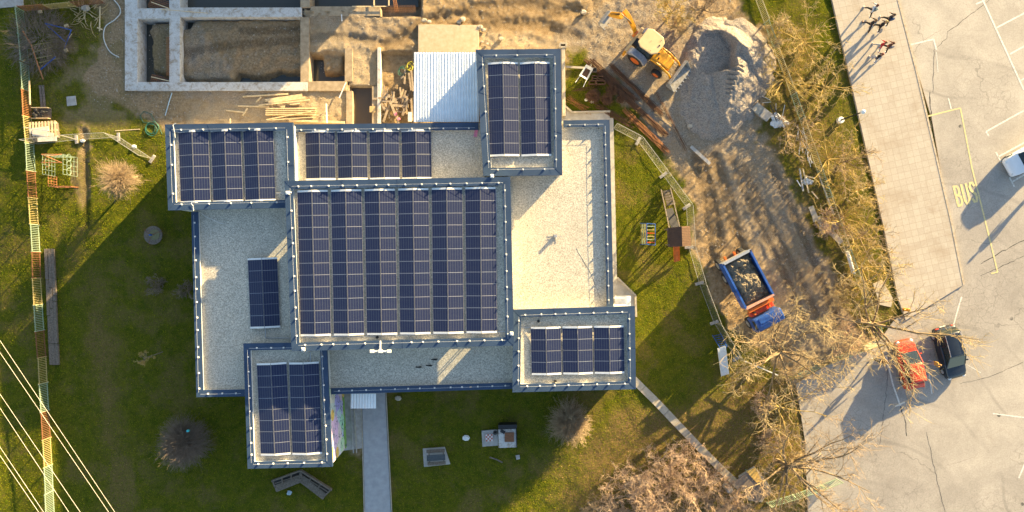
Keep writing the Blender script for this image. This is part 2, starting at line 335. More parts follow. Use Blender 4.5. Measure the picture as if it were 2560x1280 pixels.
def masks(U, V):
    X = U * CAMZ / FPX; Y = V * CAMZ / FPX
    n1 = (fbm(X, Y, .5, 5, 0) - .5); n2 = (fbm(X, Y, 1.7, 4, 2) - .5)
    dirt = sstep(10, -10, sdf(U, V, D1) + n1 * 70 + n2 * 22)
    dirt = np.maximum(dirt, .55 * sstep(10, -10, np.hypot((U - 205) / .25, V - 440) - 90 + n1 * 120))
    dirt = np.maximum(dirt, .8 * sstep(8, -6, np.hypot(U - 212, (V - 350) * .35) - 14 + n2 * 30))
    dirt = np.maximum(dirt, .85 * sstep(10, -10, sdf(U, V, [(905, 985), (860, 980), (870, 1140), (908, 1150)]) + n2 * 30))
    dirt = np.maximum(dirt, .62 * sstep(.1, -.12, n1) * sstep(30, -60, sdf(U, V, [(110, 30), (260, 30), (420, 330), (140, 330), (120, 200)])))
    site_l = sstep(620, 300, U) * sstep(330, 240, V)      # trampled grass at the left of the foundations
    dirt = dirt * (1 - .30 * site_l * sstep(-.06, .12, n1))
    grav = sstep(14, -14, sdf(U, V, [(1395, 90), (1560, -10), (1720, -10), (1900, 330), (1985, 470), (2066, 640), (2124, 790), (2190, 850), (2010, 965), (1960, 800), (1880, 640), (1790, 400), (1700, 430), (1560, 250), (1480, 150)]) + n1 * 90)
    grav = grav * (1 - .5 * sstep(340, 420, V) * sstep(.05, -.1, n1)) ; grav = grav * (1 - .25 * sstep(340, 400, V))
    grav = np.maximum(grav, sstep(10, -10, sdf(U, V, [(446, 60), (490, 48), (530, 130), (572, 160), (580, 205), (446, 205)]) + n2 * 60))
    grav = np.maximum(grav, .8 * sstep(10, -10, sdf(U, V, [(560, 222), (690, 222), (640, 252), (540, 262), (460, 235)]) + n2 * 40))
    grav = np.maximum(grav, .7 * sstep(20, -20, sdf(U, V, [(760, 30), (1040, 30), (1000, 90), (890, 120), (860, 90), (760, 60)]) + n1 * 60)) * dirt
    dry = sstep(40, -60, sdf(U, V, [(1380, 1330), (1420, 1130), (1560, 1010), (1720, 1010), (1850, 880), (1990, 930), (2040, 1100), (2060, 1330)]) + n1 * 160) * .95
    dry = np.maximum(dry, .70 * sstep(30, -30, np.abs(U - 262 - (V - 900) * .12) - 26 + n1 * 150) * sstep(600, 760, V))
    dry = np.maximum(dry, .55 * sstep(.0, .16, n1) * sstep(1100, 1190, V) * sstep(980, 1100, U))
    dry = np.maximum(dry, .75 * sstep(60, -30, sdf(U, V, [(1900, 90), (2000, 60), (2080, 250), (2130, 420), (2200, 620), (2240, 800), (2120, 800), (1990, 480), (1930, 330)]) + n1 * 170))
    dry = np.maximum(dry, .45 * sstep(.02, .2, n1))
    mud = sstep(.04, .18, n2) * .35 + sstep(30, -20, sdf(U, V, [(1700, 410), (1790, 390), (1850, 560), (1850, 700), (1750, 640)]) + n2 * 70) * .5
    mud = np.maximum(mud, sstep(12, -10, sdf(U, V, [(470, 44), (758, 44), (758, 205), (600, 205), (540, 120)]) + n1 * 50) * .9 + 0 * mud)
    mud = np.maximum(mud, inr(U, V, 338, 42, 430, 214, 4) * .9); mud = np.maximum(mud, site_l * .75)
    mud = np.maximum(mud, inr(U, V, 446, -60, 1050, 24, 6) * 1.0)
    pale = sstep(20, -20, sdf(U, V, [(1200, 60), (1440, 110), (1400, 124), (1200, 125)]) + n1 * 60) * .8
    pale = np.maximum(pale, sstep(20, -25, sdf(U, V, [(770, 60), (930, 60), (950, 300), (860, 300), (865, 140), (770, 130)]) + n2 * 60) * .8)
    pale = np.maximum(pale, sstep(24, -20, sdf(U, V, [(560, 235), (860, 235), (880, 310), (480, 310), (480, 275)]) + n2 * 70) * .75)
    rut = np.zeros_like(U)
    for pts, w in ruts: rut = np.maximum(rut, np.exp(-(pdist(U, V, pts) / (w * 1.25)) ** 4))
    return dirt, grav, dry, np.clip(mud, 0, 1), pale, rut
def axis(lo, hi, step, far):
    a = np.arange(lo, hi + step / 2, step); o = [step * 2]
    while sum(o) < far: o.append(o[-1] * 1.6)
    o = np.cumsum(o); return np.concatenate([lo - o[::-1], a, hi + o])
def build_ground():
    gx = axis(-45, 45, .125, 900); gy = axis(-24, 24, .125, 900); nx, ny = len(gx), len(gy)
    XX, YY = np.meshgrid(gx, gy); U = XX * FPX / CAMZ + 1280; V = 640 - YY * FPX / CAMZ
    mk = masks(U, V); Z = ground_h(U, V)
    co = np.stack([XX, YY, Z], -1).reshape(-1, 3).astype(np.float32)
    i = np.arange(ny * nx).reshape(ny, nx); q = np.stack([i[:-1, :-1], i[:-1, 1:], i[1:, 1:], i[1:, :-1]], -1).reshape(-1, 4)
    me = bpy.data.meshes.new('ground'); me.vertices.add(len(co)); me.vertices.foreach_set('co', co.ravel())
    me.loops.add(q.size); me.loops.foreach_set('vertex_index', q.ravel().astype(np.int32)); me.polygons.add(len(q))
    me.polygons.foreach_set('loop_start', np.arange(0, q.size, 4, dtype=np.int32)); me.polygons.foreach_set('loop_total', np.full(len(q), 4, np.int32)); me.update(calc_edges=True)
    me.polygons.foreach_set('use_smooth', np.ones(len(q), bool))
    for nm, ch in (('mask', mk[:3]), ('mask2', mk[3:])):
        a = me.color_attributes.new(nm, 'FLOAT_COLOR', 'POINT'); a.data.foreach_set('color', np.stack([c.ravel() for c in ch] + [np.ones(U.size)], -1).astype(np.float32).ravel())
    o = bpy.data.objects.new('ground', me); COL.objects.link(o); o['kind'] = 'structure'
    t = NT('ground_soil_and_grass'); s1 = t.n('ShaderNodeSeparateColor'); s2 = t.n('ShaderNodeSeparateColor'); t.l(t.attr('mask')[0], s1.inputs[0]); t.l(t.attr('mask2')[0], s2.inputs[0])
    dirt, grav, dry = s1.outputs[:3]; mud, pale, rut = s2.outputs[:3]
    g1 = t.mix(t.ramp(t.noise(1.1, 5, .7), .35, .68), (.055, .088, .006), (.15, .145, .014)); g1 = t.mix(t.math('MULTIPLY', t.ramp(t.noise(11, 4, .8), .38, .7), .6), g1, (.17, .15, .03)); g1 = t.mix(t.math('MULTIPLY', t.ramp(t.noise(17, 3, .8), .5, .75), .35), g1, (.035, .065, .010))
    pt = t.math('MULTIPLY', t.ramp(t.noise(.55, 6, .8, .8), .52, .64), t.ramp(t.noise(6, 4, .8), .4, .55)); g1 = t.mix(t.math('MULTIPLY', pt, .7), g1, (.16, .12, .05)); g1 = t.mix(t.math('MULTIPLY', t.ramp(t.noise(3.2, 5, .8), .5, .66), .55), g1, (.03, .05, .008))
    d1 = t.mix(t.ramp(t.noise(13, 4, .85), .35, .66), (.12, .075, .035), (.33, .22, .10)); dsp = t.math('LESS_THAN', t.vor(9), .13); d1 = t.mix(t.math('MULTIPLY', dsp, .8), d1, (.55, .42, .28))
    c = t.mix(t.math('MULTIPLY', dry, t.ramp(t.noise(5, 4, .8), .3, .55)), g1, d1)
    e1 = t.mix(t.ramp(t.noise(3.5, 6, .75), .34, .66), (.26, .175, .09), (.50, .37, .22)); mudc = t.mix(t.ramp(t.noise(6, 5, .75), .35, .65), (.20, .145, .085), (.43, .32, .20))
    e1 = t.mix(mud, e1, mudc); e1 = t.mix(pale, e1, t.mix(t.ramp(t.noise(9, 5, .8), .35, .6), (.33, .26, .17), (.56, .45, .31)))
    gv = t.vor(16, 'Color'); gs = t.n('ShaderNodeSeparateColor'); t.l(gv, gs.inputs[0]); gc = t.mix(gs.outputs[0], (.17, .15, .125), (.48, .42, .34)); gc = t.mix(t.math('MULTIPLY', t.ramp(t.noise(1.2, 5, .7), .3, .62), .75), gc, (.34, .25, .155))
    e1 = t.mix(grav, e1, gc); c = t.mix(dirt, c, e1)
    pw = t.math('LESS_THAN', t.vor(1.3), .035); c = t.mix(t.math('MULTIPLY', pw, t.math('MULTIPLY', dirt, .8)), c, (.6, .56, .48))
    tr = t.wave(4.2, 3.0, 1.5, None, 'DIAGONAL'); c = t.mix(t.math('MULTIPLY', rut, t.math('MULTIPLY', tr, .32)), c, (.11, .075, .045))
    hg = t.math('ADD', t.noise(9, 4, .8), t.math('MULTIPLY', t.noise(30, 2), .5)); bn = t.bump(hg, 1.0, .14)
    bt = t.bump(t.math('MULTIPLY', rut, tr), 1.0, .08, bn)
    t.out(c, .95, bt, None, .0); me.materials.append(t.m); return o
ground = build_ground()
gz_cache = {}
def GH(px, py): return float(ground_h(np.array([[float(px)]]), np.array([[float(py)]]))[0, 0])
def WG(px, py, dz=0):
    z = GH(px, py) + dz; return W(px, py, z)
def structure(o): o['kind'] = 'structure'; return o
def wpoly(pts, z=0): return [W(x, y, z) for x, y in pts]
structure(MB().prism(wpoly(ASPH), -.06, .02).build('asphalt_road', m_asph))
structure(MB().prism(wpoly(SLAB), -.06, .14).build('pavement', m_slab))
# kerb stones along the car park edge of the pavement
kb = MB(); ke = [(2202, -160), (2241, 0), (2285, 170), (2320, 320), (2375, 560), (2405, 712)]
for a, b in zip(ke[:-1], ke[1:]):
    L = math.hypot(b[0] - a[0], b[1] - a[1]); n = max(1, int(L / 31)); 
    for i in range(n):
        t0, t1 = i / n, (i + .985) / n; p = W(a[0] + (b[0] - a[0]) * t0 + 3, a[1] + (b[1] - a[1]) * t0, .075); q = W(a[0] + (b[0] - a[0]) * t1 + 3, a[1] + (b[1] - a[1]) * t1, .075); kb.beam(p, q, .15, .16)
tag(kb.build('kerb', mat('kerb_concrete', (.50, .43, .33), .9, c2=(.34, .27, .19), sc_=5)), kind='structure')
def strip(pts, w, z=.026):
    m = MB()
    for a, b in zip(pts[:-1], pts[1:]):
        p = W(*a, z); q = W(*b, z); d = (q - p).normalized(); n_ = Vector((-d.y, d.x, 0)) * w / 2; m.add([p - n_, q - n_, q + n_, p + n_], [(0, 1, 2, 3)]); z += .0015
    return m
def worn(name, c, thr=.5):
    t = NT(name); nz = t.ramp(t.noise(6, 5, .8), .30, .52); return t.out(t.mix(nz, (.30, .27, .24), c), .8)
m_mw = worn('worn_white_marking', (.66, .64, .58)); m_my = worn('worn_yellow_marking', (.62, .52, .24))
wl = [([(2455, -5), (2560, 225)], .13), ([(2440, 10), (2455, 4), (2480, -12)], .12), ([(2490, 70), (2570, 28)], .12), ([(2525, 135), (2580, 105)], .12), ([(2553, 201), (2570, 190)], .1),
      ([(2275, 112), (2334, 98), (2341, 124)], .12), ([(2341, 130), (2345, 180)], .05), ([(2371, 245), (2378, 272)], .1), ([(2472, 340), (2465, 329), (2560, 276)], .12),
      ([(2490, 380), (2502, 404)], .12), ([(2496, 392), (2562, 356)], .12), ([(2524, 443), (2536, 467)], .12), ([(2530, 455), (2562, 436)], .12), ([(2404, 742), (2380, 825)], .12),
      ([(2215, 890), (2232, 960), (2251, 1015)], .12), ([(2238, 1016), (2262, 1005)], .12), ([(2330, 985), (2322, 930)], .08), ([(2482, 1034), (2562, 1044)], .1), ([(2547, 1195), (2562, 1160)], .12), ([(2418, 912), (2452, 932)], .05)]
ml = MB()
for pts, w in wl:
    s_ = strip(pts, w); ml.add(s_.v, s_.f)
tag(ml.build('road_marking', m_mw), kind='structure')
ml = MB(); s_ = strip([(2314, 292), (2401, 270), (2430, 420), (2470, 580), (2494, 680), (2478, 684)], .12); ml.add(s_.v, s_.f)
tag(ml.build('yellow_road_marking', m_my), kind='structure')
# BUS lettering painted on the road, each letter from strokes in a 1 x 2 cell
GLY = {'B': [[(0, 0), (0, 2)], [(0, 2), (.55, 1.95), (.8, 1.7), (.8, 1.3), (.5, 1.05), (0, 1.05)], [(.5, 1.05), (.9, .8), (.9, .3), (.6, 0), (0, 0)]],
       'U': [[(0, 2), (0, .4), (.25, .02), (.65, .02), (.9, .4), (.9, 2)]], 'S': [[(.88, 1.6), (.65, 1.95), (.25, 1.95), (.02, 1.6), (.1, 1.25), (.8, .75), (.88, .4), (.65, .03), (.25, .03), (0, .4)]]}
bus = MB(); o0 = W(2396, 515, .028); ux = Vector((math.cos(R(14)), math.sin(R(14)), 0)); uy = Vector((-ux.y, ux.x, 0)) ; zi = 0
for k, ch in enumerate('BUS'):
    for st in GLY[ch]:
        for a, b in zip(st[:-1], st[1:]):
            p = o0 + ux * (k * .62 + a[0] * .42) + uy * a[1] * .80; q = o0 + ux * (k * .62 + b[0] * .42) + uy * b[1] * .80; d = (q - p).normalized(); n_ = Vector((-d.y, d.x, 0)) * .095
            p = p - d * .05; q = q + d * .05; zi += .0004; e = Vector((0, 0, zi)); bus.add([p - n_ + e, q - n_ + e, q + n_ + e, p + n_ + e], [(0, 1, 2, 3)])
tag(bus.build('bus_lettering', m_my), kind='structure')
# cracks sealed / open in the asphalt
ck = MB()
def crack(pts, w, z=.024):
    r_ = random.Random(len(pts) * 7 + int(pts[0][0])); P = [pts[0]]
    for a, b in zip(pts[:-1], pts[1:]):
        n = max(1, int(math.hypot(b[0] - a[0], b[1] - a[1]) / 9))
        for i in range(1, n + 1): P.append((a[0] + (b[0] - a[0]) * i / n + r_.uniform(-1.6, 1.6), a[1] + (b[1] - a[1]) * i / n + r_.uniform(-1.6, 1.6)))
    for a, b in zip(P[:-1], P[1:]): s_ = strip([a, b], w * r_.uniform(.6, 1.5), z); ck.add(s_.v, s_.f)
crack([(2480, -5), (2370, 80), (2366, 95), (2335, 125), (2333, 230)], .035); crack([(2325, 230), (2326, 270), (2330, 300), (2326, 305), (2332, 350), (2345, 430), (2365, 560), (2385, 640), (2403, 700)], .07)
crack([(2250, 1010), (2262, 1050), (2268, 1090)], .05); crack([(2222, 890), (2214, 1000), (2200, 1110)], .03); crack([(2316, 1080), (2330, 1140), (2345, 1210), (2365, 1290)], .03); crack([(2452, 660), (2530, 615), (2562, 600)], .05); crack([(2450, 690), (2560, 640)], .04); crack([(2400, 960), (2480, 940), (2560, 905)], .03)
tag(ck.build('asphalt_cracks', mat('crack_filler', (.06, .055, .05), .9)), kind='structure')
# concrete footpaths
m_path = mat('path_concrete', (.36, .37, .38), .85, c2=(.29, .30, .31), sc_=2.2, bump=.15); m_path2 = mat('old_path_concrete', (.44, .39, .31), .9, c2=(.33, .29, .23), sc_=4, bump=.2)
structure(MB().prism(wpoly([(905, 960), (962, 960), (980, 1330), (914, 1330)]), -.1, .07).build('path', m_path))
pk = MB(); pk.beam(W(964, 960, .05), W(982, 1330, .05), .06, .14); pk.beam(W(903, 960, .05), W(912, 1330, .05), .06, .14); structure(pk.build('path_edging', m_path2))
dp = MB(); dl = [(1575, 940), (1640, 1004), (1745, 1115), (1800, 1170), (1850, 1218)]
for a, b in zip(dl[:-1], dl[1:]):
    n = max(2, int(math.hypot(b[0] - a[0], b[1] - a[1]) / 33)); 
    for i in range(n): dp.beam(W(a[0] + (b[0] - a[0]) * i / n, a[1] + (b[1] - a[1]) * i / n, .04), W(a[0] + (b[0] - a[0]) * (i + .975) / n, a[1] + (b[1] - a[1]) * (i + .975) / n, .04), .60, .12)
structure(dp.build('footpath', m_path2))
structure(MB().prism(wpoly([(1845, 1190), (1885, 1165), (1925, 1215), (1905, 1255), (1870, 1250)]), -.1, .05).build('entrance_slab', m_path2))
tz = MB(); tz.prism(wpoly([(1410, 262), (1432, 283), (1524, 281), (1524, 310), (1400, 310)]), -.1, .09); tz.prism(wpoly([(1400, 700), (1545, 695), (1585, 738), (1588, 790), (1400, 790)]), -.1, .12); tz.prism(wpoly([(1490, 295), (1533, 295), (1542, 700), (1490, 700)]), -.1, .10)
structure(tz.build('terrace_paving', m_conc))
te = MB(); 
for a, b in (((1409, 262), (1431, 282)), ((1432, 281), (1525, 279)), ((1543, 694), (1588, 738)), ((1588, 738), (1590, 792))): te.beam(W(*a, .09), W(*b, .09), .14, .26)
structure(te.build('terrace_kerb', m_path2))
structure(MB().prism(wpoly([(838, 960), (905, 960), (908, 1120), (845, 1128)]), -.1, .055).build('side_paving', m_conc))
# water in the pits
def waterm(name, c):
    t = NT(name); return t.out(c, .06, t.bump(t.noise(3, 3), .08, .02), None, .5)
m_pud = waterm('muddy_water', (.085, .065, .042)); m_pud2 = waterm('grey_pit_water', (.06, .062, .055))
for (x0, y0, x1, y1, z, mt) in ((346, 46, 426, 209, -1.18, m_pud2), (454, 44, 754, 208, -1.14, m_pud2), (776, 138, 864, 206, -1.14, m_pud2), (878, 216, 932, 330, -.5, m_pud), (346, -60, 426, 26, -1.15, m_pud2), (454, -60, 752, 26, -1.1, m_pud2), (774, -60, 1046, 18, -1.12, m_pud2)):
    structure(MB().sheet(wpoly([(x0, y0), (x1, y0), (x1, y1), (x0, y1)], z)).build('puddle_water', mt))
# ---------------- foundations ----------------
fd = thing('concrete_foundation', 'grid of pale concrete strip foundations around open pits', 'foundation', W(600, 120, 0))
m_fc = (lambda t: t.out(t.mix(t.ramp(t.noise(2.2, 6, .75, .6), .48, .66), t.mix(t.ramp(t.noise(14, 3, .8), .35, .7), (.44, .43, .41), (.62, .61, .58)), (.30, .235, .165)), .9, t.bump(t.noise(8, 4), .4, .02)))(NT('fresh_concrete')); m_fc2 = mat('dirty_concrete', (.42, .33, .22), .9, c2=(.28, .21, .13), sc_=3, bump=.4)
fo = W(600, 120, 0)
for (x0, y0, x1, y1, mt, zt) in ((314, -60, 346, 227, m_fc, .12), (346, 22, 425, 48, m_fc, .12), (425, -60, 452, 206, m_fc, .125), (452, 20, 755, 44, m_fc, .12), (346, 206, 770, 228, m_fc, .12),
                                 (752, -60, 776, 20, m_fc2, .11), (752, 44, 774, 206, m_fc2, .11), (770, 204, 868, 228, m_fc2, .10), (862, 120, 882, 204, m_fc2, .04), (866, 228, 882, 330, m_fc2, .10), (930, 216, 944, 330, m_fc2, .05), (944, 120, 952, 330, m_fc, .15), (776, 16, 950, 40, m_fc2, .02)):
    fd_m = MB(); fd_m.prism(wpoly([(x0, y0), (x1, y0), (x1, y1), (x0, y1)]), -1.3, zt); fd_m.build('foundation_beam', mt, fd, off=fo, bevel=.02)
single('concrete_slab', MB().prism(wpoly([(1046, 62), (1197, 64), (1198, 132), (1046, 132)]), -.2, .13), m_path2 if 0 else mat('sandy_slab', (.56, .45, .31), .9, c2=(.46, .35, .22), sc_=3), 'pale sandy concrete slab between the white metal roof and the churned earth', 'slab', bevel=.02)
# ---------------- gravel pile ----------------
def pile():
    xs = np.arange(1665, 1960, 2.4); ys = np.arange(20, 365, 2.4); U, V = np.meshgrid(xs, ys); X = U * .03225; Y = V * .03225
    out = sdf(U, V, [(1705, 195), (1690, 240), (1700, 290), (1730, 335), (1775, 350), (1830, 340), (1870, 300), (1900, 260), (1930, 215), (1938, 160), (1920, 100), (1880, 60), (1830, 40), (1775, 42), (1740, 60), (1722, 110), (1712, 150)]) * .03225
    out = out + (fbm(X, Y, .9, 4, 1) - .5) * 1.1
    def ridge(pts, H, sl): return H - pdist(U, V, pts) * .03225 * sl
    h = np.maximum.reduce([ridge([(1752, 82), (1800, 76), (1845, 108), (1885, 140)], 1.9, .62), ridge([(1826, 176), (1836, 240), (1850, 320)], 1.75, .62), ridge([(1760, 200), (1790, 290)], .75, .28), ridge([(1885, 150), (1900, 215)], .75, .6)])
    cut = sstep(0, 12, sdf(U, V, [(1730, 88), (1795, 88), (1822, 120), (1820, 175), (1760, 190), (1715, 150)])); h = np.minimum(h, .35 + 1.9 * cut)
    teeth = inr(U, V, 1806, 176, 1842, 244, 3) * np.sin((V - U * .25) / 11.5 * 2 * math.pi) * .14
    h = h + teeth + (fbm(X, Y, 2.5, 4, 3) - .5) * .22
    h = np.minimum(h, np.maximum(-out * .58, 0)); h = np.where(out > 0, -.15, h)
    c0 = W(1810, 190, 0); P = np.stack([(U - 1280) * .03225 - c0.x, (640 - V) * .03225 - c0.y, h], -1).reshape(-1, 3)
    ny, nx = U.shape; i = np.arange(ny * nx).reshape(ny, nx); q = np.stack([i[:-1, :-1], i[1:, :-1], i[1:, 1:], i[:-1, 1:]], -1).reshape(-1, 4)
    hm = h.ravel(); q = q[(hm[q] > -.14).any(1)]
    me = bpy.data.meshes.new('gravel_pile'); me.from_pydata(P.tolist(), [], q.tolist()); me.polygons.foreach_set('use_smooth', [True] * len(q)); o = bpy.data.objects.new('gravel_pile', me); COL.objects.link(o); o.location = c0
    t = NT('crushed_stone'); gv = t.vor(17, 'Color'); gs = t.n('ShaderNodeSeparateColor'); t.l(gv, gs.inputs[0]); c = t.mix(gs.outputs[0], (.16, .14, .12), (.38, .33, .275)); c = t.mix(t.math('MULTIPLY', t.ramp(t.noise(1.5, 4), .4, .7), .4), c, (.32, .24, .18))
    t.out(c, .95, t.bump(t.vor(14), .8, .06)); me.materials.append(t.m)
    tag(o, 'large mound of grey crushed stone in front of the digger bucket', 'gravel pile')
pile()
# ---------------- building ----------------
BO = W(1000, 640, 0)
bld = thing('school_building', 'flat roofed building of stepped blocks with slate blue roof edges and gravel roofs', 'building', BO)
LOW, GLOW = 3.9, 3.62
def inset(P, w, closed=True):
    n = len(P); out = []
    for i in range(n):
        a = P[i - 1] if (closed or i > 0) else None; b = P[(i + 1) % n] if (closed or i < n - 1) else None; p = P[i]; ns = []
        for u, v in ((a, p), (p, b)):
            if u is None or v is None: continue
            d = Vector((v[0] - u[0], v[1] - u[1])).normalized(); ns.append(Vector((d.y, -d.x)))
        if len(ns) == 1: q = Vector(p[:2]) + ns[0] * w
        else: m = (ns[0] + ns[1]).normalized(); q = Vector(p[:2]) + m * (w / max(.2, m.dot(ns[0])))
        out.append((q.x, q.y))
    return out
m_seam = mat('cap_seam', (.08, .11, .15), .4)
def cap(P, w, zt, closed, name='roof_edge'):
    """metal coping: flat top, drip face outside, white upstand inside; P runs clockwise"""
    P = [(p[0], p[1]) for p in P]; I = inset(P, w, closed); m = MB(); n = len(P); rng = range(n if closed else n - 1); u = MB(); I2 = inset(P, w - .035, closed)
    for i in rng:
        j = (i + 1) % n; a, b, c, d = P[i], P[j], I[j], I[i]
        m.add([(a[0], a[1], zt), (b[0], b[1], zt), (c[0], c[1], zt - .02), (d[0], d[1], zt - .02)], [(3, 2, 1, 0)])
        m.add([(a[0], a[1], zt), (b[0], b[1], zt), (b[0], b[1], zt - .22), (a[0], a[1], zt - .22)], [(0, 1, 2, 3)])
        m.add([(c[0], c[1], zt - .02), (d[0], d[1], zt - .02), (d[0], d[1], zt - .06), (c[0], c[1], zt - .06)], [(0, 1, 2, 3)])
        a2, b2 = I2[i], I2[j]; u.add([(a2[0], a2[1], zt - .03), (b2[0], b2[1], zt - .03), (b2[0], b2[1], zt - .36), (a2[0], a2[1], zt - .36)], [(0, 1, 2, 3)])
        L = math.hypot(b[0] - a[0], b[1] - a[1]); k = int(L / 4.2)   # standing seams between lengths of coping
        for s_ in range(1, k + 1):
            t = s_ / (k + 1); p = Vector(a).lerp(Vector(b), t); q = Vector(d).lerp(Vector(c), t); m.beam((p.x, p.y, zt + .004), (q.x, q.y, zt - .014), .035, .02)
        if closed or i > 0: m.beam((a[0], a[1], zt + .004), (d[0], d[1], zt - .014), .03, .02)
    o = m.build(name, m_cap, bld, off=BO); u.build('parapet_upstand', m_white, bld, off=BO); return I
def wall_holes(mb, p0, p1, th, z0, z1, holes):
    """wall p0->p1 made of boxes round the openings (t0,t1,za,zb in metres along, height)"""
    p0 = Vector(p0[:2]); p1 = Vector(p1[:2]); d = (p1 - p0); L = d.length; d /= L; n_ = Vector((d.y, -d.x)); rz = math.atan2(d.y, d.x); t = 0
    def bx(a, b, za, zb):
        if b - a < .01 or zb - za < .01: return
        c = p0 + d * (a + b) / 2 + n_ * th / 2; mb.box((c.x, c.y, (za + zb) / 2), (b - a, th, zb - za), rz)
    for (a, b, za, zb) in holes: bx(t, a, z0, z1); bx(a, b, z0, za); bx(a, b, zb, z1); t = b
    bx(t, L, z0, z1)
def tglass():
    t = NT('clear_window_glass'); g = t.n('ShaderNodeBsdfGlossy'); g.inputs['Roughness'].default_value = .05; tr = t.n('ShaderNodeBsdfTransparent'); tr.inputs[0].default_value = (.93, .95, .95, 1)
    mx = t.n('ShaderNodeMixShader'); mx.inputs[0].default_value = .10; t.l(tr.outputs[0], mx.inputs[1]); t.l(g.outputs[0], mx.inputs[2]); t.l(mx.outputs[0], t.t.nodes['Material Output'].inputs[0]); return t.m
m_glass = tglass()
def win(parent, c, w, h, rz, off):
    """window in a solid wall: frame > pane, facing local -y"""
    f = MB(); mt = Matrix.Translation(c) @ Matrix.Rotation(rz, 4, 'Z')
    for dx, dz, sx, sz in ((0, h / 2 - .04, w, .08), (0, -h / 2 + .04, w, .08), (-w / 2 + .04, 0, .08, h - .16), (w / 2 - .04, 0, .08, h - .16), (0, 0, .06, h - .16)):
        f.box(mt @ Vector((dx, -.03, dz)), (sx, .10, sz), rz)
    o = f.build('window', m_white, parent, off=off); p = MB(); p.box(mt @ Vector((0, -.005, 0)), (w - .1, .03, h - .1), rz); p.build('pane', m_carglass, o, off=(0, 0, 0) if 0 else off); o['label'] = None or 'white framed window'; del o['label']; return o
def block(name, Q, zt, cw=.58, z0=0, holes=None, openz=None):
    P = [W(x, y, zt) for x, y in Q]; I = cap(P, cw, zt, True)
    gi = inset([(p.x, p.y) for p in P], cw - .05, True); MB().sheet([(x, y, zt - .34) for x, y in gi]).build('gravel_roof', m_gravelroof, bld, off=BO)
    wi = inset([(p.x, p.y) for p in P], .12, True)
    if holes is None: MB().prism(wi, z0, zt - .37).build('wall', m_wall, bld, off=BO)
    return P, wi
NWb, _1 = block('nw', [(412, 311), (732, 306), (738, 519), (420, 526)], 4.8)
TWb, _2 = block('tower', [(1189, 124), (1402, 122), (1406, 438), (1208, 440)], 4.9, .6)
SEb, _3 = block('se', [(1283, 774), (1587, 765), (1590, 973), (1281, 981)], 4.95)
SWb, _4 = block('sw', [(608, 859), (816, 856), (831, 1167), (619, 1172)], 4.65, .5)
CEb, cwi = block('central', [(711, 452), (1276, 442), (1285, 864), (729, 878)], 5.8, .60, holes=1)
# the raised hall: thin walls with high windows that let the low sun through, and a solid lower storey
cwm = MB(); th = .2; zr = 5.8 - .37
def along(p0, p1, px, horizontal=True):
    a = (p0[0], p0[1]); b = (p1[0], p1[1]); 
    wx = (px - 1280) * (CAMZ - 4.5) / FPX if horizontal else (640 - px) * (CAMZ - 4.5) / FPX
    t = (wx - a[0]) / (b[0] - a[0]) if horizontal else (wx - a[1]) / (b[1] - a[1]); return t * math.hypot(b[0] - a[0], b[1] - a[1])
c0, c1, c2, c3 = cwi
def srt(a, b, za, zb): return (min(a, b), max(a, b), za, zb)
hN = [srt(along(c0, c1, 775), along(c0, c1, 868), 4.25, 5.3)]; hE = [srt(along(c1, c2, 706, False), along(c1, c2, 771, False), 4.25, 5.3)]
hS = [srt(along(c2, c3, 1214), along(c2, c3, 1140), 3.75, 5.0)]; hW = [srt(along(c3, c0, 596, False), along(c3, c0, 552, False), 3.75, 5.0)]
for (a, b, h) in ((c0, c1, hN), (c1, c2, hE), (c2, c3, hS), (c3, c0, hW)): wall_holes(cwm, a, b, th, GLOW, zr, h)
cwm.build('clerestory_wall', m_wall, bld, off=BO)
for (a, b, h) in ((c0, c1, hN), (c1, c2, hE), (c2, c3, hS), (c3, c0, hW)):
    t0, t1, za, zb = h[0]; A = Vector(a[:2]); d = (Vector(b[:2]) - A).normalized(); n_ = Vector((d.y, -d.x)); p = A + d * t0 + n_ * .1; q = A + d * t1 + n_ * .1
    w_ = MB(); 
    for z_ in (za + .025, zb - .025): w_.beam((p.x, p.y, z_), (q.x, q.y, z_), .06, .05)
    for t_ in (0, .5, 1): r_ = p.lerp(q, .01 + t_ * .98); w_.beam((r_.x, r_.y, za + .05), (r_.x, r_.y, zb - .05), .05, .05)
    wo = w_.build('window', m_white, bld, off=BO); g = MB(); g.add([(p.x, p.y, za), (q.x, q.y, za), (q.x, q.y, zb), (p.x, p.y, zb)], [(0, 1, 2, 3)]); g.build('pane', m_glass, wo, off=BO)
MB().prism([(p[0], p[1]) for p in inset([(x, y) for x, y in cwi], .21, True)], 0, GLOW - .02).build('hall_floor', m_wall, bld, off=BO)
MB().prism([(p[0], p[1]) for p in inset([(x, y) for x, y in cwi], .21, True)], zr - .12, zr - .002).build('roof_slab', m_wall, bld, off=BO)
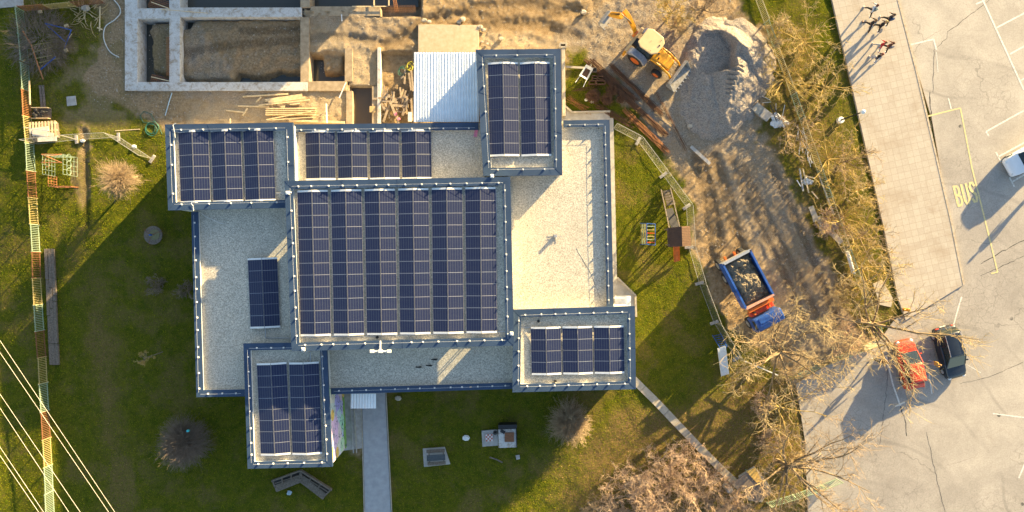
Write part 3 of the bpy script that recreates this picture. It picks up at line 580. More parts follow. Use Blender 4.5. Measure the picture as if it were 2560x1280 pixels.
# low roofs between the blocks
def L_(pts, z=LOW): return [W(x, y, z) for x, y in pts]
cap(L_([(736, 311), (1196, 306)]), .56, LOW, False)
cap(L_([(1408, 301), (1524, 299), (1534, 768)]), .52, LOW, False)
cap(L_([(1281, 972), (828, 986)]), .46, LOW, False)
cap(L_([(612, 991), (491, 993), (478, 530)]), .52, LOW, False)
def lowroof(pts, wallpts):
    MB().sheet([(p.x, p.y, GLOW) for p in L_(pts, GLOW)]).build('gravel_roof', m_gravelroof, bld, off=BO)
    MB().prism([(p.x, p.y) for p in L_(wallpts, GLOW)], 0, GLOW - .03).build('wall', m_wall, bld, off=BO)
lowroof([(720, 313), (1205, 308), (1212, 462), (720, 470)], [(728, 316), (1198, 311), (1205, 452), (728, 460)])
lowroof([(1270, 425), (1396, 425), (1396, 303), (1521, 301), (1531, 790), (1270, 790)], [(1282, 430), (1398, 430), (1398, 306), (1518, 304), (1528, 786), (1284, 786)])
lowroof([(800, 860), (1295, 845), (1295, 969), (800, 984)], [(812, 872), (1286, 858), (1286, 966), (812, 980)])
lowroof([(481, 505), (735, 505), (740, 888), (630, 888), (630, 988), (494, 990)], [(484, 512), (728, 512), (732, 880), (622, 880), (622, 985), (497, 987)])
# windows and a door round the outside walls
def wins(a, b, z, n, w, h):
    A = Vector(a[:2]); B = Vector(b[:2]); d = (B - A); rz = math.atan2(d.y, d.x)
    for i in range(n):
        p = A.lerp(B, (i + .5) / n); o_ = Vector((math.sin(rz), -math.cos(rz))) * .0; win(bld, (p.x + o_.x, p.y + o_.y, z), w, h, rz, BO)
def side(Q, i, z, n, w, h):   # Q clockwise: outward is left of travel, so run it backwards
    wins(Q[(i + 1) % 4], Q[i], z, n, w, h)
side(_1, 0, 1.9, 3, 1.7, 1.5); side(_1, 3, 1.9, 2, 1.7, 1.5); side(_3, 1, 1.9, 2, 1.7, 1.5); side(_3, 2, 1.9, 3, 1.7, 1.5); side(_4, 3, 1.9, 3, 1.7, 1.5); side(_4, 2, 1.9, 2, 1.6, 1.5); side(_2, 1, 1.9, 3, 1.6, 1.5)
ea = L_([(1518, 304), (1528, 786)], GLOW); wins(ea[1], ea[0], 1.9, 5, 1.8, 1.6)
sa = L_([(1286, 966), (960, 976)], GLOW); wins(sa[1], sa[0], 1.9, 4, 1.8, 1.6)
wa = L_([(484, 512), (497, 987)], GLOW); wins(wa[0], wa[1], 1.9, 5, 1.8, 1.6)
ds = MB(); dd = L_([(905, 978)], GLOW)[0]; ds.box((dd.x, dd.y - .02, 1.08), (1.3, .1, 2.1)); dob = ds.build('door', m_blue, bld, off=BO); MB().box((dd.x + .5, dd.y - .09, 1.05), (.04, .06, .3)).build('handle', m_alu, dob, off=BO)
# painted children's mural on the east wall of the south west block
def mural():
    t = NT('painted_mural'); x, y, z = t.sep()[:3]; n = t.noise(1.1, 2); v = t.vor(.9, 'Color')
    hs = t.n('ShaderNodeHueSaturation'); hs.inputs['Saturation'].default_value = .8; t.l(v, hs.inputs['Color']); c = t.mix(.55, hs.outputs[0], (.62, .60, .70))
    c = t.mix(t.math('LESS_THAN', t.math('ADD', z, t.math('MULTIPLY', n, 1.0)), 1.25), c, (.22, .42, .08)); c = t.mix(t.math('LESS_THAN', t.vor(.55), .26), c, (.80, .52, .12)); c = t.mix(t.math('LESS_THAN', t.math('ABSOLUTE', t.math('SUBTRACT', t.noise(1.6, 1), .47)), .014), c, (.04, .08, .12))
    return t.out(c, .8)
ma = Vector(_4[1]); mb_ = Vector(_4[2]); ma2 = ma.lerp(mb_, .37); mm = MB(); dv = (mb_ - ma).normalized(); pn = Vector((-dv.y, dv.x)) * .02
for p in (0,): mm.add([(ma2.x + pn.x, ma2.y + pn.y, .15), (mb_.x + pn.x, mb_.y + pn.y, .15), (mb_.x + pn.x, mb_.y + pn.y, 4.1), (ma2.x + pn.x, ma2.y + pn.y, 4.1)], [(0, 1, 2, 3)])
mm.build('mural', mural(), bld, off=(BO.x, BO.y, 0))
# white corrugated shelter roof in the north yard, and the small door canopy
def corrug(mb, A, B, C, D, pitch, amp, th=.02):
    """sheet with ribs running A->D; A,B one eave, D,C the other"""
    A, B, C, D = map(Vector, (A, B, C, D)); n = max(2, int((B - A).length / pitch)) * 4; top = []; 
    for i in range(n + 1):
        t = i / n; z = amp * (0, 1, 1, 0)[i % 4]; e = Vector((0, 0, z)); top.append((A.lerp(B, t) + e, D.lerp(C, t) + e))
    vs = []; fs = []
    for p, q in top: vs += [p, q, p - Vector((0, 0, th)), q - Vector((0, 0, th))]
    for i in range(n): a = 4 * i; b = a + 4; fs += [(a, b, b + 1, a + 1), (a + 2, a + 3, b + 3, b + 2), (a, a + 2, b + 2, b), (a + 1, b + 1, b + 3, a + 3)]
    mb.add(vs, fs)
sh = thing('shed', 'open shed under a large white corrugated metal roof beside the panel covered north wing', 'shed', W(1115, 220, 0)); off = W(1115, 220, 0)
r_ = MB(); corrug(r_, W(1035, 131, 3.5), W(1195, 131, 3.5), W(1197, 305, 3.35), W(1034, 305, 3.35), .205, .055); r_.build('corrugated_roof', m_corr, sh, off=off)
for (x, y) in ((1045, 140), (1185, 140), (1045, 222), (1045, 298)): MB().beam(W(x, y, 0), W(x, y, 3.3), .12, .12).build('post', m_oldwood, sh, off=off)
bb = MB(); bb.beam(W(1042, 138, 3.36), W(1190, 138, 3.36), .1, .14); bb.beam(W(1042, 298, 3.22), W(1188, 298, 3.22), .1, .14); bb.build('roof_beam', m_oldwood, sh, off=off)
cn = thing('door_canopy', 'small grey corrugated canopy over the entrance at the start of the grey path', 'canopy', W(908, 1000, 0)); off = W(908, 1000, 0)
r_ = MB(); corrug(r_, W(877, 984, 2.75), W(940, 984, 2.75), W(940, 1021, 2.6), W(876, 1021, 2.6), .21, .04); r_.build('corrugated_roof', m_corr, cn, off=off)
for x in (881, 936): MB().beam(W(x, 1017, 0), W(x, 1017, 2.58), .07, .07).build('post', m_steel, cn, off=off)
# retaining wall along the east side of the north wing and its square shaft
single('retaining_wall', MB().prism(wpoly([(1403, 120), (1411, 120), (1413, 292), (1405, 292)], .5), -.1, .9), m_path2, 'narrow concrete wall running along the foot of the north wing beside the rusty steel', 'wall', bevel=.02)
cb = MB(); 
for a, b in (((1399, 113), (1414, 113)), ((1414, 113), (1414, 122)), ((1414, 122), (1399, 122)), ((1399, 122), (1399, 113))): cb.beam(W(*a, .45), W(*b, .45), .1, 1.0)
cb.box(W(1406.5, 117.5, .5), (.4, .2, .04)); single('inspection_shaft', cb, m_path2, 'small square concrete shaft at the north end of the retaining wall', 'shaft')
# white render ledge beside the south east block
lb = MB(); lb.box(W(1557, 754, 1.0), (1.25, .9, .1)); lb.beam(W(1534, 745, 1.6), W(1572, 745, 1.6), .06, .06)
for x in (1540, 1573): lb.beam(W(x, 758, 0), W(x, 758, 1.0), .08, .08)
single('bench_ledge', lb, m_whiteplastic, 'white ledge standing on the terrace in the corner north of the south east wing', 'ledge')
# ---------------- lightning conductors ----------------
def conductor(where, Q, zt, inw, closed=True, gap=1.55):
    P = [W(x, y, zt) for x, y in Q]; I = [Vector((x, y, zt)) for x, y in inset([(p.x, p.y) for p in P], inw, closed)]; c = I[0]
    t = thing('lightning_conductor', 'thin lightning wire on small white blocks around the edge of the ' + where, 'lightning wire', c, group=None); w = MB(); n = len(I); blocks = []
    rng = [(I[i], I[(i + 1) % n]) for i in range(n if closed else n - 1)]
    for a, b in rng:
        L = (b - a).length; k = max(1, int(L / gap)); d = (b - a).normalized()
        for i in range(k):
            p = a.lerp(b, (i + .5) / k + random.uniform(-.16, .16) / k); blocks.append(p)
        pr = a + d * .12 + Vector((0, 0, .12))
        for i in range(k):
            p = blocks[-k + i] + Vector((0, 0, .13 + random.uniform(0, .015))) ; w.tube(pr, p, .009, .009, 5, False); pr = p
        w.tube(pr, b - d * .12 + Vector((0, 0, .12)), .009, .009, 5, False)
    w.build('wire', m_alu, t, off=c)
    proto = None
    for p in blocks:
        if proto is None:
            m = MB(); m.box((0, 0, .04), (.115, .115, .08), taper=.8); m.box((0, 0, .10), (.05, .05, .05)); proto = m.build('wire_holder', m_whiteplastic, t); o = proto
        else: o = proto.copy(); COL.objects.link(o); o.parent = t
        o.location = (p.x - c.x, p.y - c.y, 0); o.rotation_euler = (0, 0, R(1.2 + random.uniform(-6, 6)))
QNW = [(412, 311), (732, 306), (738, 519), (420, 526)]
conductor('north west block', QNW, 4.8, .42); conductor('north wing', [(1189, 124), (1402, 122), (1406, 438), (1208, 440)], 4.9, .45); conductor('south east block', [(1283, 774), (1587, 765), (1590, 973), (1281, 981)], 4.95, .42, gap=1.0)
conductor('south west block', [(608, 859), (816, 856), (831, 1167), (619, 1172)], 4.65, .34, gap=.95); conductor('tallest central block', [(711, 452), (1276, 442), (1285, 864), (729, 878)], 5.8, .42, gap=1.05)
conductor('low north roof', [(736, 311), (1192, 306)], LOW, .42, False, 1.0); conductor('low east roof', [(1410, 301), (1524, 299), (1534, 764)], LOW, .36, False, 1.0); conductor('low south roof', [(1278, 972), (832, 986)], LOW, .25, False, 1.0); conductor('low west roof', [(608, 991), (491, 993), (478, 534)], LOW, .24, False, 1.0)
# ---------------- solar arrays ----------------
MW, ML, TILT, TH = 1.10, 1.68, R(10), .035
pc = MB(); pc.add([(-MW / 2 + .014, -ML / 2 + .014, TH + .002), (MW / 2 - .014, -ML / 2 + .014, TH + .002), (MW / 2 - .014, ML / 2 - .014, TH + .002), (-MW / 2 + .014, ML / 2 - .014, TH + .002)], [(0, 1, 2, 3)])
pf = MB(); pf.box((-MW / 2 + .008, 0, TH / 2 + .003), (.016, ML, TH + .006)); pf.box((MW / 2 - .008, 0, TH / 2 + .003), (.016, ML, TH + .006)); pf.box((0, -ML / 2 + .008, TH / 2 + .003), (MW - .032, .016, TH + .006)); pf.box((0, ML / 2 - .008, TH / 2 + .003), (MW - .032, .016, TH + .006)); pf.box((0, 0, .008), (MW - .034, ML - .034, .01))
panel0 = thing('solar_panel', 'x', 'solar panel'); pf.build('frame', m_pframe, panel0); pc.build('cells', m_cell, panel0); used0 = [False]
ORD = ['first', 'second', 'third', 'fourth', 'fifth', 'sixth', 'seventh', 'eighth', 'ninth', 'tenth', 'eleventh', 'twelfth']
def array(where, cols, y0, y1, zg, nmod, yshift=0):
    """cols: list of (left px at top, left px at bottom) for each tilted pair; y0,y1 px of the module area at its left end"""
    z = zg + .25; base = []
    for ci, (xt, xb, wpx, ysh) in enumerate(cols):
        A = W(xt, y0 + ysh, z); B = W(xb, y1 + ysh, z); d = (B - A); L = d.length; d.normalize(); rz = math.atan2(-d.y, -d.x) - math.pi / 2; ex = Vector((math.cos(rz), math.sin(rz), 0)); pitch = L / nmod; wd_ = wpx * (CAMZ - z) / FPX; cw = wd_ / 2
        c = A + ex * cw; rk = thing('mounting_rack', '%s white mounting rack from the left under the solar panels of the %s' % (ORD[ci], where), 'mounting rack', (c.x, c.y, zg), rz, 'solar mounting racks on the roofs')
        rl = MB()
        for k in range(nmod + 1):
            ex_ = .10 if k in (0, nmod) else 0; sgn = 1 if k == 0 else -1
            for s_ in (-1, 1):
                m = MB(); y = -k * pitch + sgn * ex_ * .5; hi = .085 + math.sin(TILT) * MW + .055; lo = .085 + .055
                x_a, x_b = s_ * .02, s_ * (cw - .02); zz = -.012 if k not in (0, nmod) else .012
                m.beam((x_a, y, hi + zz), (x_b, y, lo + zz), .028 + ex_ * 1.1, .03); m.build('rail', m_whiteplastic if k in (0, nmod) else m_pframe, rk)
            rl.box((0, -k * pitch, .20), (.05, .05, .22)); rl.box((0, -k * pitch, .06), (2 * cw - .1, .09, .06))
        rl.beam((0, .08, .03), (0, -L - .08, .03), .12, .06); rl.build('base_frame', m_steel, rk)
        for s_, nm in ((-1, 'blue, west tilted'), (1, 'sunlit, east tilted')):
            for k in range(nmod):
                if not used0[0]: o = panel0; used0[0] = True
                else: o = copy_tree(panel0)
                yc = -(k + .5) * pitch; xc = s_ * (.012 + math.cos(TILT) * MW / 2); p = c + ex * xc + d * ((k + .5) * pitch); p.z = zg + .085 + math.sin(TILT) * MW / 2 + .03
                o.location = p; o.rotation_euler = Matrix.Rotation(rz, 3, 'Z').to_4x4().to_3x3().__matmul__(Matrix.Rotation(-s_ * -TILT, 3, 'Y')).to_euler()
                o['label'] = 'solar panel on the %s, %s column from the left, %s from the top' % (where, ORD[2 * ci + (0 if s_ < 0 else 1)], ORD[k]); o['group'] = 'solar panels on the ' + where
zz = 5.8 - .34
array('central roof', [(742 + i * 84.1, 750 + i * 83.1, 77, -i * 1.6) for i in range(6)], 480, 837, zz, 6)
array('north west roof', [(443 + i * 81.3, 449 + i * 81.3, 77, -i * 1.9) for i in range(3)], 331, 504, 4.8 - .34, 3)
array('low north roof', [(761 + i * 80.3, 763 + i * 80.3, 76, -i * .8) for i in range(4)], 331, 447, GLOW, 2)
array('north wing roof', [(1219 + i * 80, 1223 + i * 80, 76, -i * .6) for i in range(2)], 160, 387, 4.9 - .34, 4)
array('south east roof', [(1327 + i * 79, 1329 + i * 79, 75, -i * 1.5) for i in range(3)], 822, 934, 4.95 - .34, 2)
array('south west roof', [(640 + i * 81, 650 + i * 79, 76, -i * 2) for i in range(2)], 913, 1136, 4.65 - .34, 4)
array('low west roof', [(617, 624, 76, 0)], 650, 818, GLOW, 3)
# roof fittings
def box_unit(label, px, py, z, w=.25):
    m = MB(); m.box(W(px, py, z + .12), (w, w, .16)); m.box(W(px, py, z + .22), (w * .6, w * .6, .06)); return single('junction_box', m, m_whiteplastic, label, 'junction box', bevel=.01)
box_unit('white junction box on the west parapet of the central block', 719, 482, 5.8); box_unit('white junction box on the north parapet of the central block', 1230, 440, 5.8); box_unit('white junction box on the east parapet of the central block', 1279, 834, 5.8); box_unit('white junction box at the south west corner of the central block', 758, 873, 5.8)
cm = MB(); z_ = 5.8 + .1; cm.beam(W(951, 852, z_), W(951, 878, z_), .10, .08); cm.beam(W(926, 878, z_), W(976, 878, z_), .10, .08)
for x in (930, 951, 973): cm.box(W(x, 878, z_ + .1), (.28, .2, .14))
single('antenna_bracket', cm, m_whiteplastic, 'white bracket with three small boxes on the south edge of the central block', 'bracket')
def conduit(label, pts, z, r=.035):
    m = MB(); P = [W(x, y, z + r) for x, y in pts]; m.path(P, r, 6); m.v = m.v; return single('cable_conduit', m, m_steel, label, 'conduit')
conduit('pale conduit running along the lower edge of the central solar panels', [(757, 868), (757, 843), (940, 840), (1262, 829), (1268, 834), (1280, 834)], 5.5)
conduit('short conduit from the south west solar panels to the central block', [(776, 880), (776, 905)], 4.35); conduit('bent conduit below the low west solar panels', [(664, 820), (664, 845), (724, 845)], GLOW + .02)
conduit('conduit from the north wing panels over the edge to the central roof', [(1258, 394), (1228, 396), (1228, 436)], 4.95 - .3); conduit('conduit beside the top left of the south east panels', [(1284, 818), (1345, 818)], 4.62); conduit('conduit crossing the gap between north west and central panels', [(690, 483), (716, 482), (742, 481)], 5.1)
conduit('conduit at the upper right corner of the central panels', [(1230, 440), (1230, 472), (1240, 474), (1242, 560)], 5.5, .03)
def cable(label, pts, z, mt, r=.014):
    m = MB(); P = []
    for a, b in zip(pts[:-1], pts[1:]):
        n = max(1, int(math.hypot(b[0] - a[0], b[1] - a[1]) / 12))
        for i in range(n): P.append(W(a[0] + (b[0] - a[0]) * i / n + random.uniform(-1, 1), a[1] + (b[1] - a[1]) * i / n + random.uniform(-1, 1), z))
    P.append(W(*pts[-1], z)); m.path(P, r, 5); return single('loose_cable', m, mt, label, 'cable')
cable('thin dark cable in the gravel at the lower corner of the east roof', [(1440, 620), (1480, 690), (1505, 760)], GLOW + .005, m_dark, .007)
cable('white cable on the west roof beside the north west block', [(492, 527), (520, 545), (560, 560)], GLOW + .02, m_whiteplastic)
cable('white cable hooking over the top left corner of the north west block', [(438, 345), (434, 320), (433, 313), (440, 308)], 4.86, m_whiteplastic, .02); cable('white cable hooking over the lower edge of the north west block', [(478, 509), (483, 515), (484, 527)], 4.86, m_whiteplastic, .02)
db = MB(); dc = W(1388, 590, GLOW)
for i in range(9):
    a = random.uniform(0, 6.28); p = dc + Vector((random.uniform(-.2, .2), random.uniform(-.2, .2), .05)); db.beam(p, p + Vector((math.cos(a) * random.uniform(.2, .5), math.sin(a) * random.uniform(.2, .5), .1)), .03, .03)
db.tube(dc, dc + Vector((0, 0, .35)), .14, .12, 14); single('roof_vent', db, m_steel, 'small round vent with scattered twigs alone on the bright east roof', 'roof vent')
for x, y, w_ in ((1049, 917, 'left'), (1075, 913, 'upper right'), (1088, 897, 'topmost')):
    pass
for x, y, lb_ in ((1049, 918, 'leftmost of three on the south roof'), (1075, 914, 'middle of three on the south roof'), (1088, 899, 'upper right of three on the south roof')):
    m = MB(); c = W(x, y, GLOW + .07); m.ell(c, (.16, .07, .07), 8, 6); m.ell(c + Vector((.15, .03, .06)), (.045, .04, .04), 6, 5); m.add([c + Vector((-.12, -.03, 0)), c + Vector((-.3, -.04, -.03)), c + Vector((-.3, .05, -.03)), c + Vector((-.12, .04, 0))], [(0, 1, 2, 3), (3, 2, 1, 0)])
    m.tube(c + Vector((0, .02, -.07)), c + Vector((0, .02, 0)), .01, .01, 4); single('bird', m, m_black, 'black bird on the gravel, ' + lb_, 'bird', smooth=True, group='black birds on the south roof')
for x, y, zr_, lb_ in ((943, 843, 5.46, 'central roof below its panels'), (1346, 803, 4.61, 'south east roof above its panels'), (1388, 953, 4.61, 'south east roof below its panels')):
    m = MB(); m.tube(W(x, y, zr_), W(x, y, zr_ + .12), .09, .08, 12); m.ring(W(x, y, zr_ + .11), .09, .02, n=12); single('roof_drain', m, m_black, 'small black drain in the gravel of the ' + lb_, 'roof drain')
m = MB(); a = W(1190, 331, GLOW + .04); m.beam(a + Vector((.06, .33, 0)), a - Vector((.06, .33, 0)), .25, .06); single('foam_board', m, m_pink, 'small pink board lying in the corner beside the north wing', 'board')
# ---------------- twig / branch meshes ----------------
def seg_mesh(name, S, mt, parent=None, off=(0, 0, 0), n=3, smooth=True):
    """S: array (k, 8) = p0 xyz, p1 xyz, r0, r1 -> one mesh of tapered tubes"""
    S = np.array(S, float); k = len(S); p0 = S[:, 0:3] - np.array(off); p1 = S[:, 3:6] - np.array(off); d = p1 - p0; L = np.linalg.norm(d, axis=1, keepdims=True) + 1e-9; d = d / L
    up = np.where(np.abs(d[:, 2:3]) > .9, np.array([[1., 0, 0]]), np.array([[0, 0, 1.]])); y = np.cross(up, d); y /= np.linalg.norm(y, axis=1, keepdims=True); z = np.cross(d, y)
    a = 2 * np.pi * np.arange(n) / n; off_ = y[:, None] * np.cos(a)[None, :, None] + z[:, None] * np.sin(a)[None, :, None]
    A = p0[:, None] + off_ * S[:, 6][:, None, None]; B = p1[:, None] + off_ * S[:, 7][:, None, None]; V = np.concatenate([A, B], 1).reshape(-1, 3).astype(np.float32)
    i = np.arange(n); j = (i + 1) % n; f = np.stack([i, j, j + n, i + n], -1)[None] + (np.arange(k) * 2 * n)[:, None, None]; f = f.reshape(-1, 4).astype(np.int32)
    me = bpy.data.meshes.new(name); me.vertices.add(len(V)); me.vertices.foreach_set('co', V.ravel()); me.loops.add(f.size); me.loops.foreach_set('vertex_index', f.ravel()); me.polygons.add(len(f))
    me.polygons.foreach_set('loop_start', np.arange(0, f.size, 4, dtype=np.int32)); me.polygons.foreach_set('loop_total', np.full(len(f), 4, np.int32)); me.update(calc_edges=True)
    if smooth: me.polygons.foreach_set('use_smooth', np.ones(len(f), bool))
    me.materials.append(mt); o = bpy.data.objects.new(name, me); COL.objects.link(o)
    if parent is not None: o.parent = parent
    return o
# ---------------- vehicles ----------------
def wheel(mbpar, c, r, w, rim=m_steel):
    t = MB(); c = Vector(c); t.tube(c - Vector((0, w / 2, 0)), c + Vector((0, w / 2, 0)), r, r, 28); o = t.build('wheel', m_black, mbpar, bevel=w * .16)
    q = MB(); q.tube(c - Vector((0, w / 2 + .015, 0)), c + Vector((0, w / 2 + .015, 0)), r * .56, r * .56, 20); q.build('rim', rim, o, bevel=.01); return o
def rring(x, hw, z0, z1, r=.18, n=3, tw=None):
    """rounded rectangle cross-section in yz at x; tw = half width at the top"""
    tw = hw if tw is None else tw; P = []
    for (sy, z, w_, a0) in ((1, z0, hw, -90), (1, z1, tw, 0), (-1, z1, tw, 90), (-1, z0, hw, 180)):
        zc = z + r if z == z0 else z - r
        for i in range(n + 1):
            a = R(a0 + 90 * i / n); P.append((x, sy * (w_ - r) + r * math.cos(a), zc + r * math.sin(a)))
    return P
def car(name, label, c, rz, L, Wd, H, paint, wagon=False, group=None, rails=False):
    t = thing(name, label, 'car', (c[0], c[1], .02), rz, group); hl = L / 2; hw = Wd / 2; b = MB(); belt = H * .60
    prof = [(-hl, .80, .34, belt * .80), (-hl + .10, .93, .22, belt * .97), (-hl + .45, .99, .19, belt), (-hl * .35, 1.0, .18, belt), (hl * .30, 1.0, .18, belt * .985), (hl * .45, .99, .18, belt * .96), (hl - .50, .96, .19, belt * .87), (hl - .16, .88, .22, belt * .75), (hl - .03, .74, .26, belt * .60), (hl, .62, .32, belt * .5)]
    b.loft([rring(x, hw * k, z0, z1, .11, 4, hw * k * .95) for x, k, z0, z1 in prof]); body = b.build('body', paint, t, smooth=True)
    # greenhouse in glass, roof skin and pillars in paint
    xr = -hl + (.16 if wagon else .42); g = MB(); gp = [(xr - .02, .83, belt * .93, belt + .02), (xr + .28, .80, belt * .93, H - .06), (hl * .06, .80, belt * .93, H - .02), (hl * .52, .84, belt * .86, belt * .94)]
    gl = [rring(x, hw * k, z0, z1, .05, 2, hw * (k - .05 if i in (1, 2) else k)) for i, (x, k, z0, z1) in enumerate(gp)]; g.loft(gl); g.build('windows', m_carglass, t, smooth=False, bevel=.02)
    rf = MB(); xs = [xr + .24, xr + .40, (xr + hl * .06) / 2, hl * .06 - .12, hl * .06 + .06]; rw = [.70, .755, .765, .755, .70]; rings = []
    for x, k in zip(xs, rw):
        rings.append([(x, -hw * k, H - .055), (x, -hw * k * .8, H - .012), (x, 0, H + .006), (x, hw * k * .8, H - .012), (x, hw * k, H - .055), (x, 0, H - .06)])
    rf.loft(rings); rf.build('roof', paint, t, smooth=True)
    pl = MB()
    for s in (-1, 1):
        for (xa, za, wa), (xb, zb, wb) in (((hl * .06 + .02, H - .04, .755), (hl * .50, belt * .96, .86)), ((xr + .30, H - .05, .755), (xr + .02, belt, .84)), (((xr + hl * .1) / 2 + .1, H - .04, .765), ((xr + hl * .1) / 2 + .1, belt, .97))):
            pl.beam((xa, s * hw * wa, za), (xb, s * hw * wb, zb), .05, .05)
    for i in range(0, len(pl.v), 8):
        q = MB(); q.add(pl.v[i:i + 8], pl.f[0:6]); q.build('pillar', paint, t)
    for x in (hl - .72, -hl + .68):
        for s in (-1, 1): wheel(t, (x, s * (hw - .11), .30), .31, .2)
    for s in (-1, 1):
        m = MB(); m.ell((hl - .17, s * hw * .66, belt * .64), (.17, .17, .085), 10, 6); m.build('headlight', m_lamp, t, smooth=True)
        m = MB(); m.box((-hl + .03, s * hw * .72, belt * .78), (.08, .24, .16)); m.build('tail_light', m_red, t, bevel=.02)
        m = MB(); m.box((hl * .36, s * (hw + .08), belt * 1.03), (.11, .17, .11)); m.build('mirror', paint, t, bevel=.03)
        if rails: m = MB(); m.path([(xr + .32, s * hw * .70, H), (xr + .42, s * hw * .70, H + .05), (hl * .06 - .15, s * hw * .70, H + .05), (hl * .06 - .05, s * hw * .70, H)], .02, 6); m.build('roof_rail', m_chrome, t)
    m = MB(); m.box((hl - .03, 0, .36), (.06, hw * 1.0, .14)); m.build('grille', m_black, t, bevel=.02); m = MB(); m.box((-hl + .0, 0, .45), (.04, .46, .11)); m.build('number_plate', m_whiteplastic, t)
    m = MB(); m.beam((hl * .42, hw * .5, belt * .97 + .04), (hl * .30, -.1, belt * 1.06 + .04), .02, .02); m.build('wiper', m_black, t)
    return t
car('parked_car', 'bright red hatchback parked under the bare branches beside the dark wagon', W(2276, 911, .7), R(103), 3.95, 1.62, 1.42, m_red, group='cars in the car park')
car('parked_car', 'dark blue grey estate car with silver roof rails beside the red car', W(2378, 882, .7), R(-75), 4.25, 1.74, 1.46, m_navy, True, 'cars in the car park', True)
car('parked_car', 'pale silver white car poking its bonnet in from the right edge of the photo', W(2580, 390, .6), R(208.6), 4.3, 1.78, 1.48, m_whitecar, True, 'cars in the car park')
# dump truck
tc = W(1871, 699, 2.2); tr = thing('dump_truck', 'blue tipper truck loaded with earth parked beside the dirt track', 'truck', (tc.x, tc.y, -.02), R(-62.3))
m_soil = (lambda t: t.out(t.mix(t.ramp(t.noise(7, 5, .8), .3, .65), (.09, .072, .05), (.30, .245, .17)), .95, t.bump(t.noise(9, 4, .8), 1, .1)))(NT('loaded_soil'))
bx = MB(); bx.box((0, 0, 1.15), (3.9, 2.3, .12)); bx.build('bed_floor', m_blue, tr)
for s in (-1, 1):
    m = MB(); m.box((0, s * 1.17, 1.68), (3.9, .09, 1.0)); m.box((0, s * 1.18, 2.2), (3.92, .15, .09)); 
    for x in (-1.3, -.45, .45, 1.3): m.box((x, s * 1.235, 1.68), (.09, .05, .94))
    m.build('bed_side', m_blue, tr)
m = MB(); m.box((-1.93, 0, 1.7), (.1, 2.3, .96)); m.box((-1.94, 0, 2.2), (.20, 2.45, .09)); m.build('tailgate', m_steel, tr)
m = MB(); m.box((1.93, 0, 1.7), (.1, 2.3, 1.05)); m.box((1.94, 0, 2.25), (.14, 2.42, .08)); m.build('headboard', mat('pale_red_metal', (.55, .30, .22), .6), tr)
def soil():
    n = 92; k = 58; P = []; 
    for j in range(k + 1):
        for i in range(n + 1):
            x = -1.85 + 3.7 * i / n; y = -1.1 + 2.2 * j / k; e = min(1, (1.1 - abs(y)) * 2.2) * min(1, (1.87 - abs(x)) * 2)
            P.append((x, y, 1.72 + .45 * e + .22 * math.sin(x * 2.6 + .5) * e + (float(fbm(np.array(x + 9), np.array(y + 4), 2.6, 5, 1, .68)) - .5) * .62))
    f = [(j * (n + 1) + i, j * (n + 1) + i + 1, (j + 1) * (n + 1) + i + 1, (j + 1) * (n + 1) + i) for j in range(k) for i in range(n)]
    m = MB(); m.add(P, f); o = m.build('soil_load', m_soil, None, smooth=False); o.location = (tc.x, tc.y, -.02); o.rotation_euler = (0, 0, R(-62.3)); tag(o, 'heap of dark clods of earth filling the bed of the blue truck', 'soil load')
soil()
m = MB(); m.box((.9, .42, .80), (6.2, .14, .26)); m.build('chassis_rail', m_orange, tr); m = MB(); m.box((.9, -.42, .80), (6.2, .14, .26)); m.build('chassis_rail', m_orange, tr)
m = MB(); m.box((2.26, 0, 1.98), (.24, 2.15, .26)); m.box((2.26, 0, 1.3), (.16, .9, 1.2)); m.box((2.5, -.7, 1.9), (.5, .14, .18)); m.box((2.5, .6, 1.9), (.5, .14, .18)); m.build('front_crossbeam', m_orange, tr, bevel=.02)
m = MB(); m.box((2.66, 0, 1.45), (.36, 2.0, .6)); m.build('tool_box', m_red, tr, bevel=.03)
m = MB(); m.tube((2.5, -.75, .9), (2.5, -.75, 2.3), .07, .07, 12); m.build('exhaust', m_dark, tr)
cbm = MB(); cbm.loft([rring(x, w_, .65, z1, .14, 3) for x, w_, z1 in ((2.98, 1.08, 2.42), (3.08, 1.12, 2.5), (3.6, 1.12, 2.5), (3.95, 1.10, 2.36), (4.18, 1.08, 1.7), (4.26, 1.04, 1.1))]); cbm.build('cab', m_blue, tr, smooth=False, bevel=.03)
m = MB(); m.add([(3.985, -.95, 2.32), (3.985, .95, 2.32), (4.205, .97, 1.72), (4.205, -.97, 1.72)], [(0, 3, 2, 1)]); m.build('windscreen', m_carglass, tr)
for s in (-1, 1):
    m = MB(); m.box((3.45, s * 1.125, 2.0), (.75, .02, .55)); m.build('side_window', m_carglass, tr, bevel=.01)
    m = MB(); m.box((3.95, s * 1.36, 1.95), (.08, .16, .4)); m.beam((3.95, s * 1.1, 2.1), (3.95, s * 1.36, 2.1), .03, .03); m.build('mirror', m_black, tr)
    m = MB(); m.box((4.27, s * .78, .95), (.05, .26, .18)); m.build('headlight', m_lamp, tr, bevel=.02)
    for x in (3.45, -.55, -1.75): wheel(tr, (x, s * .98, .50), .51, .34, m_steel)
m = MB(); m.box((4.28, 0, .62), (.14, 2.15, .26)); m.build('bumper', m_steel, tr, bevel=.03); m = MB(); m.box((3.2, 0, 2.53), (.5, 1.7, .06)); m.build('roof_hatch', m_blue, tr, bevel=.02)
